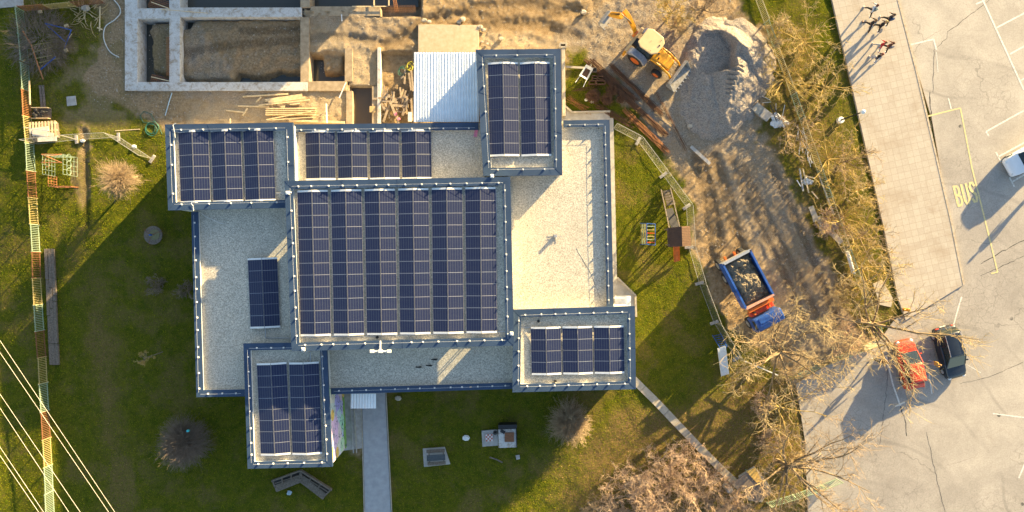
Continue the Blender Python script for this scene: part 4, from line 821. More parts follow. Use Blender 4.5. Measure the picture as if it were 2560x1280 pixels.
# backhoe loader
oc = W(1630, 105, 2.75); bh = thing('backhoe_loader', 'yellow backhoe loader with cream cab roof standing beside the gravel mound', 'excavator', (oc.x, oc.y, 0), R(-37))
m = MB(); oct_ = [(.86, .46), (.86, -.46), (.52, -.80), (-.50, -.84), (-.88, -.62), (-.88, .62), (-.50, .84), (.52, .80)]; m.prism(oct_, 2.66, 2.80); m.build('cab_roof', m_cream, bh, bevel=.05)
for px_, py_, r_ in ((.62, .1, .06), (.5, .5, .03), (-.1, 0, .02), (.3, -.62, .025)): m = MB(); m.tube((px_, py_, 2.8), (px_, py_, 2.84), r_, r_, 10); m.build('roof_beacon', m_dark, bh)
m = MB(); m.loft([rring(x, .70 * k, z0, z1, .08, 2, .66 * k) for x, k, z0, z1 in ((-.75, .96, 1.3, 2.64), (-.6, 1, 1.1, 2.65), (.45, 1, 1.1, 2.65), (.66, .9, 1.3, 2.6))]); m.build('cab_glass', m_carglass, bh)
for s in (-1, 1):
    for x in (-.66, .0, .58): m = MB(); m.beam((x, s * .70, 1.1), (x, s * .68, 2.66), .06, .06); m.build('pillar', m_dark, bh)
    m = MB(); m.prism_xz([(-1.15, 1.0), (-1.05, 1.38), (-.75, 1.60), (.15, 1.55), (.50, 1.2), (.62, .95)], s * .72, s * 1.22); m.build('rear_fender', mat('grey_fender', (.30, .31, .36), .4), bh, bevel=.03)
    wheel(bh, (-.25, s * 1.02, .72), .74, .42, m_orange); wheel(bh, (1.75, s * .90, .46), .46, .32, m_orange)
    m = MB(); m.path([(.75, s * .62, 1.55), (1.6, s * .62, 1.55), (2.55, s * .62, 1.15), (2.95, s * .62, .55)], .075, 8); m.box((2.05, s * .62, 1.3), (.9, .09, .2), ry=.38); m.build('loader_arm', m_yellow, bh)
    m = MB(); m.tube((1.2, s * .48, 1.0), (2.6, s * .50, .85), .045, .035, 8); m.build('hydraulic_ram', m_dark, bh)
    m = MB(); m.beam((-1.30, s * .25, .95), (-1.30, s * 1.15, .75), .14, .16); m.box((-1.3, s * 1.16, .42), (.2, .14, .8)); m.build('stabiliser', m_cream if s > 0 else m_yellow, bh, bevel=.02)
m = MB(); m.box((.5, 0, .75), (3.4, .62, .42)); m.build('chassis', m_dark, bh); m = MB(); m.loft([rring(x, w_, .9, z1, .09, 3) for x, w_, z1 in ((.66, .54, 1.66), (.85, .54, 1.70), (1.8, .50, 1.58), (2.2, .44, 1.40), (2.35, .38, 1.2))]); m.build('engine_hood', m_yellow, bh, smooth=False, bevel=.02)
m = MB(); m.tube((1.15, -.36, 1.5), (1.15, -.36, 2.05), .045, .045, 10); m.build('exhaust', m_dark, bh); m = MB(); m.tube((.95, 0, 1.6), (.95, 0, 1.78), .08, .08, 12); m.build('air_filter', m_dark, bh)
bk = MB(); prof = [(3.05, .20), (3.75, .16), (3.78, .22), (3.15, .30), (2.98, .52), (3.02, .95), (3.12, 1.08), (3.08, 1.12), (2.90, .98), (2.86, .45)]; bk.prism_xz(prof, -1.12, 1.12); bk.build('front_bucket', mat('scratched_bucket', (.34, .34, .33), .6, .2, c2=(.20, .18, .15), sc_=6), bh)
for s in (-1, 1): m = MB(); m.prism_xz([(2.9, .4), (3.0, .25), (3.75, .19), (3.35, .75), (3.1, 1.08), (2.95, .9)], s * 1.13, s * 1.17); m.build('bucket_side', m_steel, bh)
for k in range(7): m = MB(); m.beam((3.72, -.96 + k * .32, .20), (3.92, -.96 + k * .32, .18), .07, .05); m.build('bucket_tooth', m_steel, bh)
m = MB(); m.box((-1.30, 0, .95), (.22, 2.2, .16)); m.build('rear_frame', m_cream, bh, bevel=.02); m = MB(); m.box((-1.5, .4, 1.05), (.26, .34, .7)); m.build('swing_post', m_orange, bh, bevel=.03)
m = MB(); m.prism_xz([(-1.45, 1.15), (-1.9, 2.0), (-2.6, 2.75), (-3.15, 3.05), (-3.2, 2.85), (-2.5, 2.35), (-1.75, 1.55), (-1.55, 1.05)], .06, .40); bm_ = m.build('boom', m_yellow, bh, bevel=.02); bm_.rotation_euler = (0, 0, R(-6)); bm_.location = (0, 0, 0)
m = MB(); m.prism_xz([(-2.85, 3.05), (-3.2, 3.18), (-3.95, 2.2), (-4.0, 2.0), (-3.85, 2.0), (-3.1, 2.72)], -.36, -.02); dm = m.build('dipper_arm', m_yellow, bh, bevel=.02); dm.location = (0, .22, 0)
for a, b in (((-1.6, .45, 1.4), (-2.5, .30, 2.8)), ((-2.3, .2, 2.9), (-3.1, .08, 3.25)), ((-3.2, .05, 3.2), (-3.85, -.1, 2.5))): m = MB(); m.tube(a, b, .05, .035, 8); m.build('hydraulic_ram', m_dark, bh)
m = MB(); m.prism_xz([(-3.80, 2.05), (-4.05, 2.05), (-4.30, 1.65), (-4.25, 1.25), (-3.75, 1.05), (-3.72, 1.12), (-4.12, 1.32), (-4.15, 1.6), (-3.95, 1.9)], -.85, .30); m.build('digging_bucket', mat('worn_bucket', (.36, .34, .31), .6), bh, bevel=.01)
for k in range(4): m = MB(); m.beam((-3.76, -.78 + k * .33, 1.08), (-3.60, -.78 + k * .33, 1.02), .06, .05); m.build('bucket_tooth', m_steel, bh)
# ---------------- people ----------------
def skin(name, V, E, rad, mt, parent, sub=1, root=0):
    me = bpy.data.meshes.new(name); me.from_pydata([tuple(v) for v in V], E, []); me.materials.append(mt); o = bpy.data.objects.new(name, me); COL.objects.link(o)
    md = o.modifiers.new('skin', 'SKIN'); md.use_smooth_shade = True
    if not me.skin_vertices: me.attributes.new if 0 else None
    return o, me, rad, root, sub, parent
def skin_finish(o, me, rad, root, sub, parent):
    if len(me.skin_vertices) == 0:
        bpy.context.view_layer.objects.active = o; bpy.ops.mesh.customdata_skin_add()
    sv = me.skin_vertices[0].data
    for i, r in enumerate(rad): sv[i].radius = (r, r) if not isinstance(r, tuple) else r; sv[i].use_root = (i == root)
    s = o.modifiers.new('sub', 'SUBSURF'); s.levels = sub; s.render_levels = sub; o.parent = parent; return o
cloth_cache = {}
def cloth(c):
    if c not in cloth_cache: cloth_cache[c] = mat('fabric', c, .9, c2=tuple(k * .75 for k in c), sc_=20)
    return cloth_cache[c]
def person(label, px, py, rz, top, legs, hair, phase=1.0, h=1.65, sleeve=None, lean=0, shoes=(.75, .75, .75), group='pupils walking together on the pavement', armout=0, zb=.14):
    p = W(px, py, zb); k = h / 1.70; t = thing('person', label, 'person', p, rz, group); t.location = p
    def J(x, y, z): return Vector((x + lean * max(0, z - .9) , y, z)) * k      # x forward, y left
    st = .30 * phase; V = []; E = []; rd = []; idx = {}
    def add(nm, v, r, par=None):
        idx[nm] = len(V); V.append(v); rd.append(r * k)
        if par: E.append((idx[par], idx[nm]))
    add('pel', J(0, 0, .95), .115); add('spine', J(.0, 0, 1.12), .11, 'pel'); add('chest', J(.02, 0, 1.32), .125, 'spine'); add('neck', J(.02, 0, 1.47), .05, 'chest'); add('chin', J(.035, 0, 1.53), .062, 'neck'); add('skull', J(.035, 0, 1.62), .088, 'chin'); add('crown', J(.03, 0, 1.675), .055, 'skull'); add('nose', J(.135, 0, 1.585), .014, 'skull')
    jl = {}
    for s, nm, f in ((1, 'l', st), (-1, 'r', -st)):
        add('sh' + nm, J(.01, s * .165, 1.40), .055, 'chest'); el = J(-f * .55 - .02, s * (.23 + armout * .2), 1.13); wr = J(-f * .7 + .10, s * (.22 + armout * .3), .90); add('el' + nm, el, .042, 'sh' + nm); add('wr' + nm, wr, .028, 'el' + nm); dr = (wr - el).normalized(); hd = wr + dr * .075 * k; add('pa' + nm, hd, .034, 'wr' + nm)
        for q in range(4):
            o_ = Vector(((q - 1.5) * .020, 0, 0)); f1 = hd + dr * (.05 + .004 * (1.5 - abs(q - 1.4))) * k + o_; f2 = f1 + (dr * .6 + Vector((.35, -s * .5, 0))).normalized() * .035 * k; add('f%s%d' % (nm, q), f1, .0095, 'pa' + nm); add('g%s%d' % (nm, q), f2, .008, 'f%s%d' % (nm, q))
        th_ = wr + dr * .03 * k + Vector((.045, 0, 0)); add('t' + nm, th_, .0105, 'wr' + nm); add('u' + nm, th_ + dr * .035 + Vector((.01, 0, 0)), .009, 't' + nm)
        hp = J(0, s * .095, .90); kn = J(f * .55 + .05, s * .10, .50); an = J(f + (0 if f > 0 else -.02), s * .10, .09 if f >= 0 else .16); add('hp' + nm, hp, .085, 'pel'); add('kn' + nm, kn, .055, 'hp' + nm); add('an' + nm, an, .036, 'kn' + nm); toe = an + Vector((.15, 0, -.05 if f >= 0 else -.09)) * k; add('to' + nm, toe, .03, 'an' + nm); jl[nm] = (hp, kn, an, toe, J(.01, s * .165, 1.40), el, wr)
    body = skin_finish(*skin('body', V, E, rd, m_skin, t, root=0))
    c = [V[idx['pel']], V[idx['spine']], V[idx['chest']], V[idx['chest']] + (V[idx['neck']] - V[idx['chest']]) * .55]; CE = [(0, 1), (1, 2), (2, 3)]; CR = [.145 * k, .14 * k, .15 * k, .085 * k]
    for nm in 'lr':
        b0 = len(c); c += [jl[nm][4], jl[nm][5], jl[nm][6]]; CE += [(2, b0), (b0, b0 + 1), (b0 + 1, b0 + 2)]; CR += [.078 * k, .058 * k, .043 * k]
    skin_finish(*skin('jacket', c, CE, CR, cloth(top), t))
    c = [V[idx['pel']] + Vector((0, 0, .03))]; CE = []; CR = [.125 * k]
    for nm in 'lr':
        b0 = len(c); c += [jl[nm][0], jl[nm][1], jl[nm][2]]; CE += [(0, b0), (b0, b0 + 1), (b0 + 1, b0 + 2)]; CR += [.098 * k, .070 * k, .052 * k]
    skin_finish(*skin('trousers', c, CE, CR, cloth(legs), t))
    hm = MB(); sk_ = V[idx['skull']]; hm.ell(sk_ + Vector((-.022, 0, .022)), (.104 * k, .097 * k, .108 * k), 14, 10, jit=.04); hm.ell(sk_ + Vector((-.07, 0, -.07)), (.05, .07, .10), 10, 7, jit=.05); hm.build('hair', mat('hair', hair, .7, sc_=30), t, smooth=True)
    for s, nm in ((1, 'l'), (-1, 'r')):
        e = MB(); e.ell(sk_ + Vector((.083 * k, s * .032, -.01)), (.012, .014, .009), 8, 6); e.build('eye', m_black, t); e = MB(); e.ell(sk_ + Vector((.005, s * .088 * k, -.02)), (.02, .012, .03), 8, 6); e.build('ear', m_skin, t, smooth=True)
        a_ = jl[nm][2]; e = MB(); e.ell(a_ + Vector((.055, 0, -.055)) * k, (.135 * k, .048 * k, .045 * k), 12, 8); e.build('shoe', cloth(shoes), t, smooth=True)
    e = MB(); e.ell(sk_ + Vector((.088 * k, 0, -.062)), (.008, .022, .006), 8, 5); e.build('mouth', mat('lips', (.45, .15, .12), .5), t); return t
HD = R(-79)
def bag(label, per, c, back=.2):
    m = MB(); m.loft([[(x, y * (.75 if z_ in (0, 3) else 1), [-.2, -.12, .12, .2][z_]) for x, y in ((-.07, -.15), (.07, -.15), (.07, .15), (-.07, .15))] for z_ in range(4)]); 
    o = m.build('backpack', cloth(c), None, bevel=.03); d = Vector((math.cos(per.rotation_euler.z), math.sin(per.rotation_euler.z), 0)); o.location = per.location - d * back + Vector((0, 0, 1.18)); o.rotation_euler = (0, 0, per.rotation_euler.z); tag(o, label, 'backpack', 'backpacks worn by the walking pupils')
H1 = R(-75); H2 = R(105)
a = person('walking person in white top and black trousers with white shoes, topmost of the group', 2166, 33, H2, (.65, .66, .68), (.02, .02, .022), (.12, .03, .02), 1.5, 1.68); bag('grey green backpack on the topmost walker', a, (.16, .22, .22))
person('walking person in black with bare skin showing at the legs, leftmost of the middle trio', 2163, 69, H2, (.02, .02, .025), (.03, .025, .025), (.20, .11, .05), 1.5, 1.66, shoes=(.02, .02, .02))
person('fair haired person in a loose black coat, between two others in the middle trio', 2187, 73, H2, (.018, .018, .02), (.02, .02, .025), (.45, .30, .12), 1.0, 1.72)
a = person('walking person in black jacket, rightmost of the middle trio near the kerb', 2207, 56, H2, (.03, .03, .035), (.03, .028, .03), (.10, .06, .03), 1.3, 1.70); bag('dark blue backpack on the rightmost walker of the middle trio', a, (.03, .07, .16))
person('walking person wearing a bright red top and pale trousers', 2188, 122, H2, (.60, .02, .02), (.40, .42, .46), (.22, .10, .04), 1.3, 1.6)
a = person('walking person in a brown jacket directly right of the one in red', 2206, 124, H2, (.14, .06, .035), (.03, .03, .03), (.12, .04, .02), 1.2, 1.62); bag('grey backpack worn by the walker in brown', a, (.16, .16, .2))
person('walking person in a puffy black jacket and pale trousers, lowest on the pavement', 2179, 151, H2, (.018, .018, .022), (.42, .42, .48), (.28, .07, .04), .9, 1.66)
person('person in a brown top and black trousers walking left of the red car', 2189, 899, R(-30), (.22, .09, .04), (.02, .025, .02), (.22, .10, .05), 1.1, 1.65, group='', zb=.02)
person('person in a mustard jacket standing between the red car and the dark estate', 2318, 905, R(10), (.62, .35, .08), (.42, .40, .50), (.30, .17, .06), .4, 1.62, group='', zb=.02)
person('person standing beside the pale car at the right edge casting a long thin shadow', 2600, 462, R(200), (.05, .06, .1), (.05, .05, .08), (.1, .06, .03), .3, 1.72, group='', zb=.02)
for o in bpy.data.objects:
    if o.get('group') == '': del o['group']
# ---------------- fences ----------------
m_brown = mat('brown_red_paint', (.24, .10, .045), .8, c2=(.14, .06, .028), sc_=9)
m_fw = mat('pale_yellow_paint', (.50, .47, .30), .7, c2=(.34, .30, .17), sc_=9)
def picket_fence(label, pts, cols, h=1.0, plen=66, spacing=.135, zb=0):
    o0 = W(*pts[0], zb); t = thing('picket_fence', label, 'fence', o0); ci = 0
    for a, b in zip(pts[:-1], pts[1:]):
        L = math.hypot(b[0] - a[0], b[1] - a[1]); n = max(1, round(L / plen))
        for k in range(n):
            p = W(a[0] + (b[0] - a[0]) * (k + .015) / n, a[1] + (b[1] - a[1]) * (k + .015) / n, zb); q = W(a[0] + (b[0] - a[0]) * (k + .985) / n, a[1] + (b[1] - a[1]) * (k + .985) / n, zb)
            m = MB(); d = (q - p); l = d.length; tl = random.uniform(-.03, .03); up = Vector((tl, tl, 1)).normalized()
            for z in (.12, h - .08): m.beam(p + up * z, q + up * z, .035, .05)
            kk = int(l / spacing)
            for i in range(kk + 1):
                r_ = p.lerp(q, i / kk); m.beam(r_ + up * .05, r_ + up * (h + random.uniform(-.02, .02)), .03, .035)
            for e in (p, q): m.beam(e + Vector((0, 0, -.1)), e + up * (h + .03), .055, .055)
            nm, mt = cols[ci % len(cols)]; ci += 1; o = m.build('fence_panel', mt, t, off=o0); o['label'] = nm + ' panel of upright metal bars'
    return t
FB = [(74, 165), (81, 295), (87, 362), (90, 430), (94, 495), (98, 562), (102, 630), (104, 694), (108, 760), (112, 825), (117, 890), (120, 955), (124, 1025), (128, 1092), (132, 1160), (135, 1225), (139, 1300)]
GY, TL_, OR, YL, BR = ('green and yellow', m_teal), ('pale green', m_teal), ('orange', m_ora), ('pale yellow', m_yel), ('brown red', m_brown)
picket_fence('long picket fence in pale green, yellow and rusty orange panels down the left lawn', FB, [TL_, OR, YL, TL_, BR, YL, TL_, BR, YL, TL_, BR, YL, TL_, BR, YL, TL_], 1.05)
picket_fence('orange and yellow picket fence beside the brushwood at the top left corner', [(66, 28), (130, 24), (196, 17), (262, 8)], [OR, YL, BR], 1.05)
picket_fence('short pale green picket fence half buried by the brushwood', [(60, 28), (68, 95), (74, 160)], [TL_, GY], 1.05)
picket_fence('pale picket fence running down through the yellow willows beside the pavement lawn', [(1880, -20), (1910, 60), (1955, 180), (1998, 300), (2042, 430), (2088, 560), (2135, 690), (2180, 800), (2192, 845)], [('pale yellow', m_fw), ('pale green', m_teal), ('pale yellow', m_fw)], 1.1)
picket_fence('yellow picket fence crossing under the big bare tree towards the red car', [(1935, 938), (1985, 940), (2040, 912), (2090, 893), (2190, 858)], [('yellow', m_yel), ('pale green', m_teal)], 1.1)
picket_fence('pale green picket fence by the entrance shelter at the bottom edge', [(1915, 1256), (1980, 1236), (2050, 1212), (2090, 1196)], [('pale green', m_teal)], 1.1)
single('white_gate_board', MB().beam(W(2160, 872, .9), W(2196, 858, .9), .05, .55, R(65)), m_fw, 'pale board leaning on the fence end beside the red car', 'board')
single('long_white_rail', MB().beam(W(1862, 903, .9), W(1945, 938, .9), .08, .08).beam(W(1864, 905, 0), W(1864, 905, .95), .07, .07).beam(W(1943, 938, 0), W(1943, 938, .95), .07, .07), m_whiteplastic, 'white handrail under the twigs below the slide', 'rail')
m_fsteel = mat('dull_galvanised', (.42, .41, .37), .6, .2)
def mesh_panels(pts, where, feet=True, h=1.95):
    for i, (a, b) in enumerate(zip(pts[:-1], pts[1:])):
        p = W(*a, .12); q = W(*b, .12); c = (p + q) / 2; c.z = 0; t = thing('site_fence_panel', '%s galvanised mesh panel of the site fence %s' % (ORD[i], where), 'site fence', c, 0, 'temporary mesh fence panels')
        d = (q - p).normalized(); p = p + d * .05; q = q - d * .05; u = Vector((0, 0, h)); m = MB()
        for x, y in ((p, q), (p + u, q + u), (p, p + u), (q, q + u)): m.tube(x, y, .016, .016, 6)
        m.build('frame', m_fsteel, t, off=c); S = []; L = (q - p).length; n = int(L / .16)
        for k in range(1, n): x = p.lerp(q, k / n); S.append([*x, *(x + u), .0022, .0022])
        for k in range(1, 9): z = Vector((0, 0, h * k / 9)); S.append([*(p + z), *(q + z), .003, .003])
        seg_mesh('wire_mesh', S, m_fsteel, t, c)
    if feet:
        for i, a in enumerate(pts[1:]):
            d = Vector((pts[i + 1][0] - pts[i][0], pts[i][1] - pts[i + 1][1], 0)).normalized(); n_ = Vector((-d.y, d.x, 0)); c = W(*a, 0); m = MB()
            m.box((0, 0, .07), (.72, .24, .14), taper=.93); m.box((-.16, 0, .142), (.16, .06, .012)); m.box((.16, 0, .142), (.16, .06, .012)); rz = math.atan2(n_.y, n_.x)
            o = m.build('fence_foot', m_conc, None, bevel=.02); o.location = c; o.rotation_euler = (0, 0, rz); tag(o, '%s concrete foot of the mesh fence %s' % (ORD[i], where), 'fence foot', 'concrete feet of the mesh fence')
mesh_panels([(92, 360), (193, 349), (298, 343), (382, 398)], 'at the upper left lawn')
mesh_panels([(1532, 320), (1595, 353), (1658, 438), (1716, 517), (1722, 618), (1748, 708), (1785, 806), (1840, 896)], 'curving down the east lawn')
# ---------------- planks and timber ----------------
def plank(label, a, b, w, z=.05, h=.05, mt=None, grp=None, name='plank', dz=0):
    za = z; m = MB(); m.beam(W(*a, za), W(*b, za + dz), w, h); return single(name, m, mt or m_wood, label, 'plank', group=grp, bevel=0)
Z2 = lambda x, y: (300 + x / 3.878, y / 3.878)
GT = 'fresh timber lying north of the building'
for i, (a, b, w, z) in enumerate([((1190, 937), (1630, 910), .12, .08), ((1405, 975), (1765, 922), .22, .10), ((1435, 990), (1795, 945), .20, .16), ((1345, 1020), (1838, 968), .12, .25), ((1145, 1028), (1447, 1036), .12, .08), ((1030, 1070), (1200, 1088), .12, .06), ((1190, 1122), (1238, 1048), .13, .08), ((1320, 990), (1370, 940), .12, .05),
                                  ((1420, 1160), (1850, 1078), .07, .42), ((1430, 1165), (1880, 1135), .06, .40), ((1950, 1108), (2040, 1196), .08, .2), ((1870, 1115), (2025, 1118), .08, .3), ((1930, 1130), (1990, 1078), .06, .3), ((1530, 1010), (1600, 1035), .3, .05), ((1650, 1000), (1745, 990), .3, .22), ((1480, 1040), (1475, 1010), .1, .05)]):
    plank('pale timber board, %s' % ['long, topmost of the scattered boards', 'wide, upper board of the crossed pair', 'wide, lower board of the crossed pair', 'long, sloping just above the neat stack', 'long, left of the neat stack', 'leftmost of the scattered boards', 'short, standing askew left of the stack', 'short, askew between the upper boards', 'thin, laid diagonally on the neat stack', 'thin, along the lower edge of the stack', 'short, slanting right of the stack', 'thin, reaching right out of the stack', 'short, crossing right of the stack', 'short broad offcut above the stack', 'broad offcut under the sloping board', 'tiny, above the stack corner'][i], Z2(*a), Z2(*b), w, z, .05, m_wood, GT)
for k in range(9):
    y = 1048 + k * 8.8; x0 = 1413 + random.uniform(-4, 6); plank('%s board from the top in the neat stack of fresh timber' % ORD[k], Z2(x0, y), Z2(1902 + random.uniform(-6, 3), y - 1), .068, .12 + random.uniform(0, .015) + .1 * (k % 2), .2 if k % 2 else .05, m_wood, GT)
plank('round white post lying upright across the right end of the timber', Z2(2000, 1005), Z2(2006, 1192), .09, .45, .09, m_whiteplastic, name='post'); plank('long golden beam along the north wall of the building', Z2(1640, 1168), Z2(2178, 1188), .16, .2, .16, m_wood, name='beam'); plank('plywood board against the north wall under the long beam', Z2(1640, 1185), Z2(2150, 1200), .28, .1, .05, m_plywood, name='plywood_board')
plank('thin white stick at the left of the timber by the wall', Z2(1068, 1150), Z2(1070, 1195), .08, .5, .05, m_wood); plank('white batten leaning across the foundation corner', Z2(2190, 800), Z2(2125, 950), .07, .3, .05, m_whiteplastic); plank('pale batten standing on the broken ground beside the pit', Z2(2148, 140), Z2(2152, 205), .07, .3, .05, m_whiteplastic)
plank('pale thin board on top of the left foundation', (320, 226), (435, 221), .06, .2, .04, m_fc); plank('long thin orange batten along the top foundation', (400, 23), (520, 33), .05, .25, .03, m_wood); plank('upright board in the lawn left of the foundations', (250, 16), (249, 78), .10, .06, .04, m_wood); plank('short cross board at the foot of the upright one', (243, 69), (256, 74), .10, .1, .04, m_wood)
for i, x in enumerate((100, 107)): plank(('left' if i == 0 else 'right') + ' one of the two long planks beside the crate near the picket fence', (x, 213), (x + 5, 270), .18, .1, .05, m_oldwood)
plank('weathered batten on the lawn above the mesh fence', (288, 327), (350, 323), .06, .05, .04, m_wood); plank('grey plank lying on the churned earth below the steel bars', (1727, 366), (1775, 410), .26, .12, .08, m_conc)
plank('concrete post lying at the top of the steel yard', (1414, 167), (1461, 170), .16, .1, .12, m_path2, name='concrete_post')
rp = random.Random(5); GO = 'old boards heaped in the trench by the white roof'
WHERE = ['at the bottom', 'in the middle', 'at the top']; cnt = 0
for k in range(46):
    x = 950 + 8.2 * (k // 5) + rp.uniform(-3, 3); y = rp.uniform(232, 290); L = rp.uniform(18, 44); a = R(90 + rp.gauss(0, 16)) if rp.random() < .8 else R(rp.uniform(-20, 20)); c = Vector((x, y)); d = Vector((math.cos(a), math.sin(a))) * L / 2
    c.x = min(1026, max(953, c.x)); z = -.30 + .10 * (k % 5) + .004 * (k // 5)
    side_ = 'left' if x < 975 else ('middle' if x < 1000 else 'right'); m = MB(); m.beam(W(c.x - d.x, c.y - d.y, z), W(c.x + d.x, c.y + d.y, z + rp.uniform(-.1, .1)), rp.uniform(.10, .2), .04)
    single('old_board', m, m_oldboard if 'm_oldboard' in globals() else globals().setdefault('m_oldboard', mat('dusty_old_board', (.46, .36, .25), .85, c2=(.28, .21, .14), sc_=5, bump=.2)), 'old board in the trench heap, %s, %s from the left among the %s ones' % (('lowest layer', 'lower layer', 'middle layer', 'upper layer', 'top layer')[k % 5], ORD[k // 5], 'worn'), 'board', group=GO)
for i, (a, b) in enumerate([((1022, 182), (1028, 226)), ((1028, 176), (1033, 228)), ((1013, 174), (1011, 210)), ((1001, 196), (1014, 186)), ((1028, 245), (1031, 302))]):
    plank('plank at the edge of the white corrugated roof, %s from the top left' % ORD[i], a, b, .14, .25, .04, m_oldboard, None)
plank('white sheet offcut at the lower left corner of the white roof', (1025, 280), (1025, 304), .32, .35, .03, m_whiteplastic, name='sheet_offcut')
single('plywood_offcut', MB().beam(W(924, 273, .2), W(938, 273, .2), .50, .03), m_plywood, 'orange square of plywood at the rim of the brown water pit', 'plywood')
for x, y, w_ in ((989, 285, 'left'), (997, 297, 'right')): single('pink_block', MB().box(W(x, y, .35), (.22, .2, .1), R(20)), m_pink, 'small pink block in the heap of old boards, the %s one' % w_, 'block')
def loop_hose(label, c, r, n, mt, squash=1, tail=None, z=.05, th=.02):
    m = MB(); P = []; rr = random.Random(int(c[0]))
    for i in range(n * 18): a = 2 * math.pi * i / 18; q = r * (1 + .18 * math.sin(a * .37) + rr.uniform(-.03, .03)); P.append(W(c[0] + q * math.cos(a) + 3 * math.sin(i * .11), c[1] + q * squash * math.sin(a) + 3 * math.cos(i * .13), z + .0012 * i))
    if tail: P += [W(x, y, z) for x, y in tail]
    m.path(P, th, 5); return single('hose', m, mt, label, 'hose')
def smooth(pts, k=5):
    out = []; n = len(pts)
    for i in range(n - 1):
        p0, p1, p2, p3 = [Vector(pts[max(0, min(n - 1, j))]) for j in (i - 1, i, i + 1, i + 2)]
        for s in range(k):
            t = s / k; out.append(.5 * ((2 * p1) + (p2 - p0) * t + (2 * p0 - 5 * p1 + 4 * p2 - p3) * t * t + (3 * p1 - p0 - 3 * p2 + p3) * t ** 3))
    return out + [Vector(pts[-1])]
def hose(label, pts, mt, th=.025, z=.05):
    m = MB(); m.path([W(p.x, p.y, z) for p in smooth(pts)], th, 6); return single('hose', m, mt, label, 'hose')
m_pipe = mat('pale_grey_pipe', (.55, .58, .56), .5); m_bpipe = mat('pale_blue_pipe', (.40, .55, .66), .5)
hose('pale grey pipe snaking over the lawn left of the foundations', [(280, -6), (298, 16), (300, 34), (286, 50), (264, 66), (259, 92), (266, 115), (278, 132), (297, 143)], m_pipe, .04); hose('pale blue hose on the dark ground below the foundation', [(430, 232), (424, 250), (419, 268), (413, 289)], m_bpipe, .04)
loop_hose('dark green garden hose coiled on the lawn above the mesh fence', (378, 322), 14, 4, m_rope, 1, [(385, 300), (378, 285), (360, 278), (350, 290), (358, 305), (395, 310), (405, 335)]); loop_hose('green hose coiled beside the white roof', (1006, 178), 9, 3, m_rope, 1.2); loop_hose('bright yellow hose coiled beside the white roof', (1024, 166), 7, 4, m_rope2, 1.2, th=.03)
# ---------------- rebar ----------------
def bars(label, a, b, n, spread, r=.014, mt=m_rust, sag=2.5, z0=.06):
    S = []; rr = random.Random(int(a[0] * 3 + b[1])); d = Vector((b[0] - a[0], b[1] - a[1])).normalized(); nn = Vector((-d.y, d.x))
    for i in range(n):
        o1 = nn * rr.uniform(-spread, spread); o2 = nn * rr.uniform(-spread, spread) * 1.2; s = rr.uniform(-8, 8); P = []
        for k in range(9):
            t = k / 8; q = Vector(a).lerp(Vector(b), t) + o1 * (1 - t) + o2 * t + d * s + nn * math.sin(t * 3.1 + i) * sag; P.append(W(q.x, q.y, z0 + rr.uniform(0, .12)))
        for p, q in zip(P[:-1], P[1:]): S.append([*p, *q, r, r])
    c = W(*a, 0); o = seg_mesh('rebar_bundle', S, mt, None, c, 5); o.location = c; return tag(o, label, 'steel bars')
bars('long bundle of brown steel bars running from beside the wheelbarrow down right', (1466, 152), (1664, 336), 34, 6, .018); bars('second layer of brown steel bars along the upper part of the longest bundle', (1478, 150), (1590, 250), 22, 5, .018); bars('bundle of rusty bars starting below the digger front wheel', (1528, 163), (1652, 283), 26, 5, .018)
bars('orange tinted bar bundle at the lower end of the steel yard', (1564, 277), (1668, 380), 26, 6, .016, m_rebar); bars('short loose bars fanning above the corner of the east roof', (1489, 262), (1580, 313), 18, 7, .013); bars('thin bars lying flat beside the north wing terrace', (1420, 248), (1475, 278), 14, 9, .011, m_rebar); bars('thin bars lying on the grass under the wheelbarrow', (1434, 222), (1500, 214), 9, 6, .010)
bars('thin dark bars beside the gravel at the far end of the yard', (1640, 232), (1715, 372), 6, 3, .014)
def stirrups(label, c, r, n):
    S = []; rr = random.Random(int(c[0])); 
    for i in range(n):
        a = rr.uniform(0, 6.28); w = rr.uniform(.6, 1) * r; o_ = W(c[0] + rr.gauss(0, 2.5), c[1] + rr.gauss(0, 2.5), .05 + .008 * i); t = rr.uniform(-.5, .5); ux_ = Vector((math.cos(a), math.sin(a), t * .4)) * M(w); uy_ = Vector((-math.sin(a), math.cos(a), rr.uniform(-.3, .5))) * M(w) * .45
        q = [o_ + ux_ + uy_, o_ - ux_ + uy_, o_ - ux_ - uy_, o_ + ux_ - uy_]
        for k in range(4): S.append([*q[k], *q[(k + 1) % 4], .011, .011])
    c0 = W(*c, 0); o = seg_mesh('stirrup_heap', S, m_rust, None, c0, 4); o.location = c0; tag(o, label, 'steel stirrups')
stirrups('fan shaped heap of rusty stirrups near the white lumps on the grass', (1483, 240), 16, 60); stirrups('round heap of rusty stirrups between two others', (1518, 248), 14, 60); stirrups('upper rusty stirrup heap under the long bars', (1530, 226), 11, 45); stirrups('small rusty stirrup heap farthest right', (1552, 247), 9, 35)
m = MB()
for x in (1472, 1488, 1491, 1512):
    m.beam(W(x, 204, .35), W(x + 1, 211, .35), .05, .3)
for y in (203, 211): m.beam(W(1472, y, .3), W(1513, y, .3), .06, .3)
for y in (190, 197): m.beam(W(1480, y, .3), W(1508, y + 2, .3), .06, .25)
m.beam(W(1480, 190, .3), W(1480, 204, .3), .05, .25); m.beam(W(1494, 190, .3), W(1494, 204, .3), .05, .25); single('steel_frame', m, m_rust, 'rusty rectangular steel frames stacked beside the wheelbarrow', 'steel frame')
m = MB(); m.box(W(1486, 175, .2), (.36, .36, .04)); 
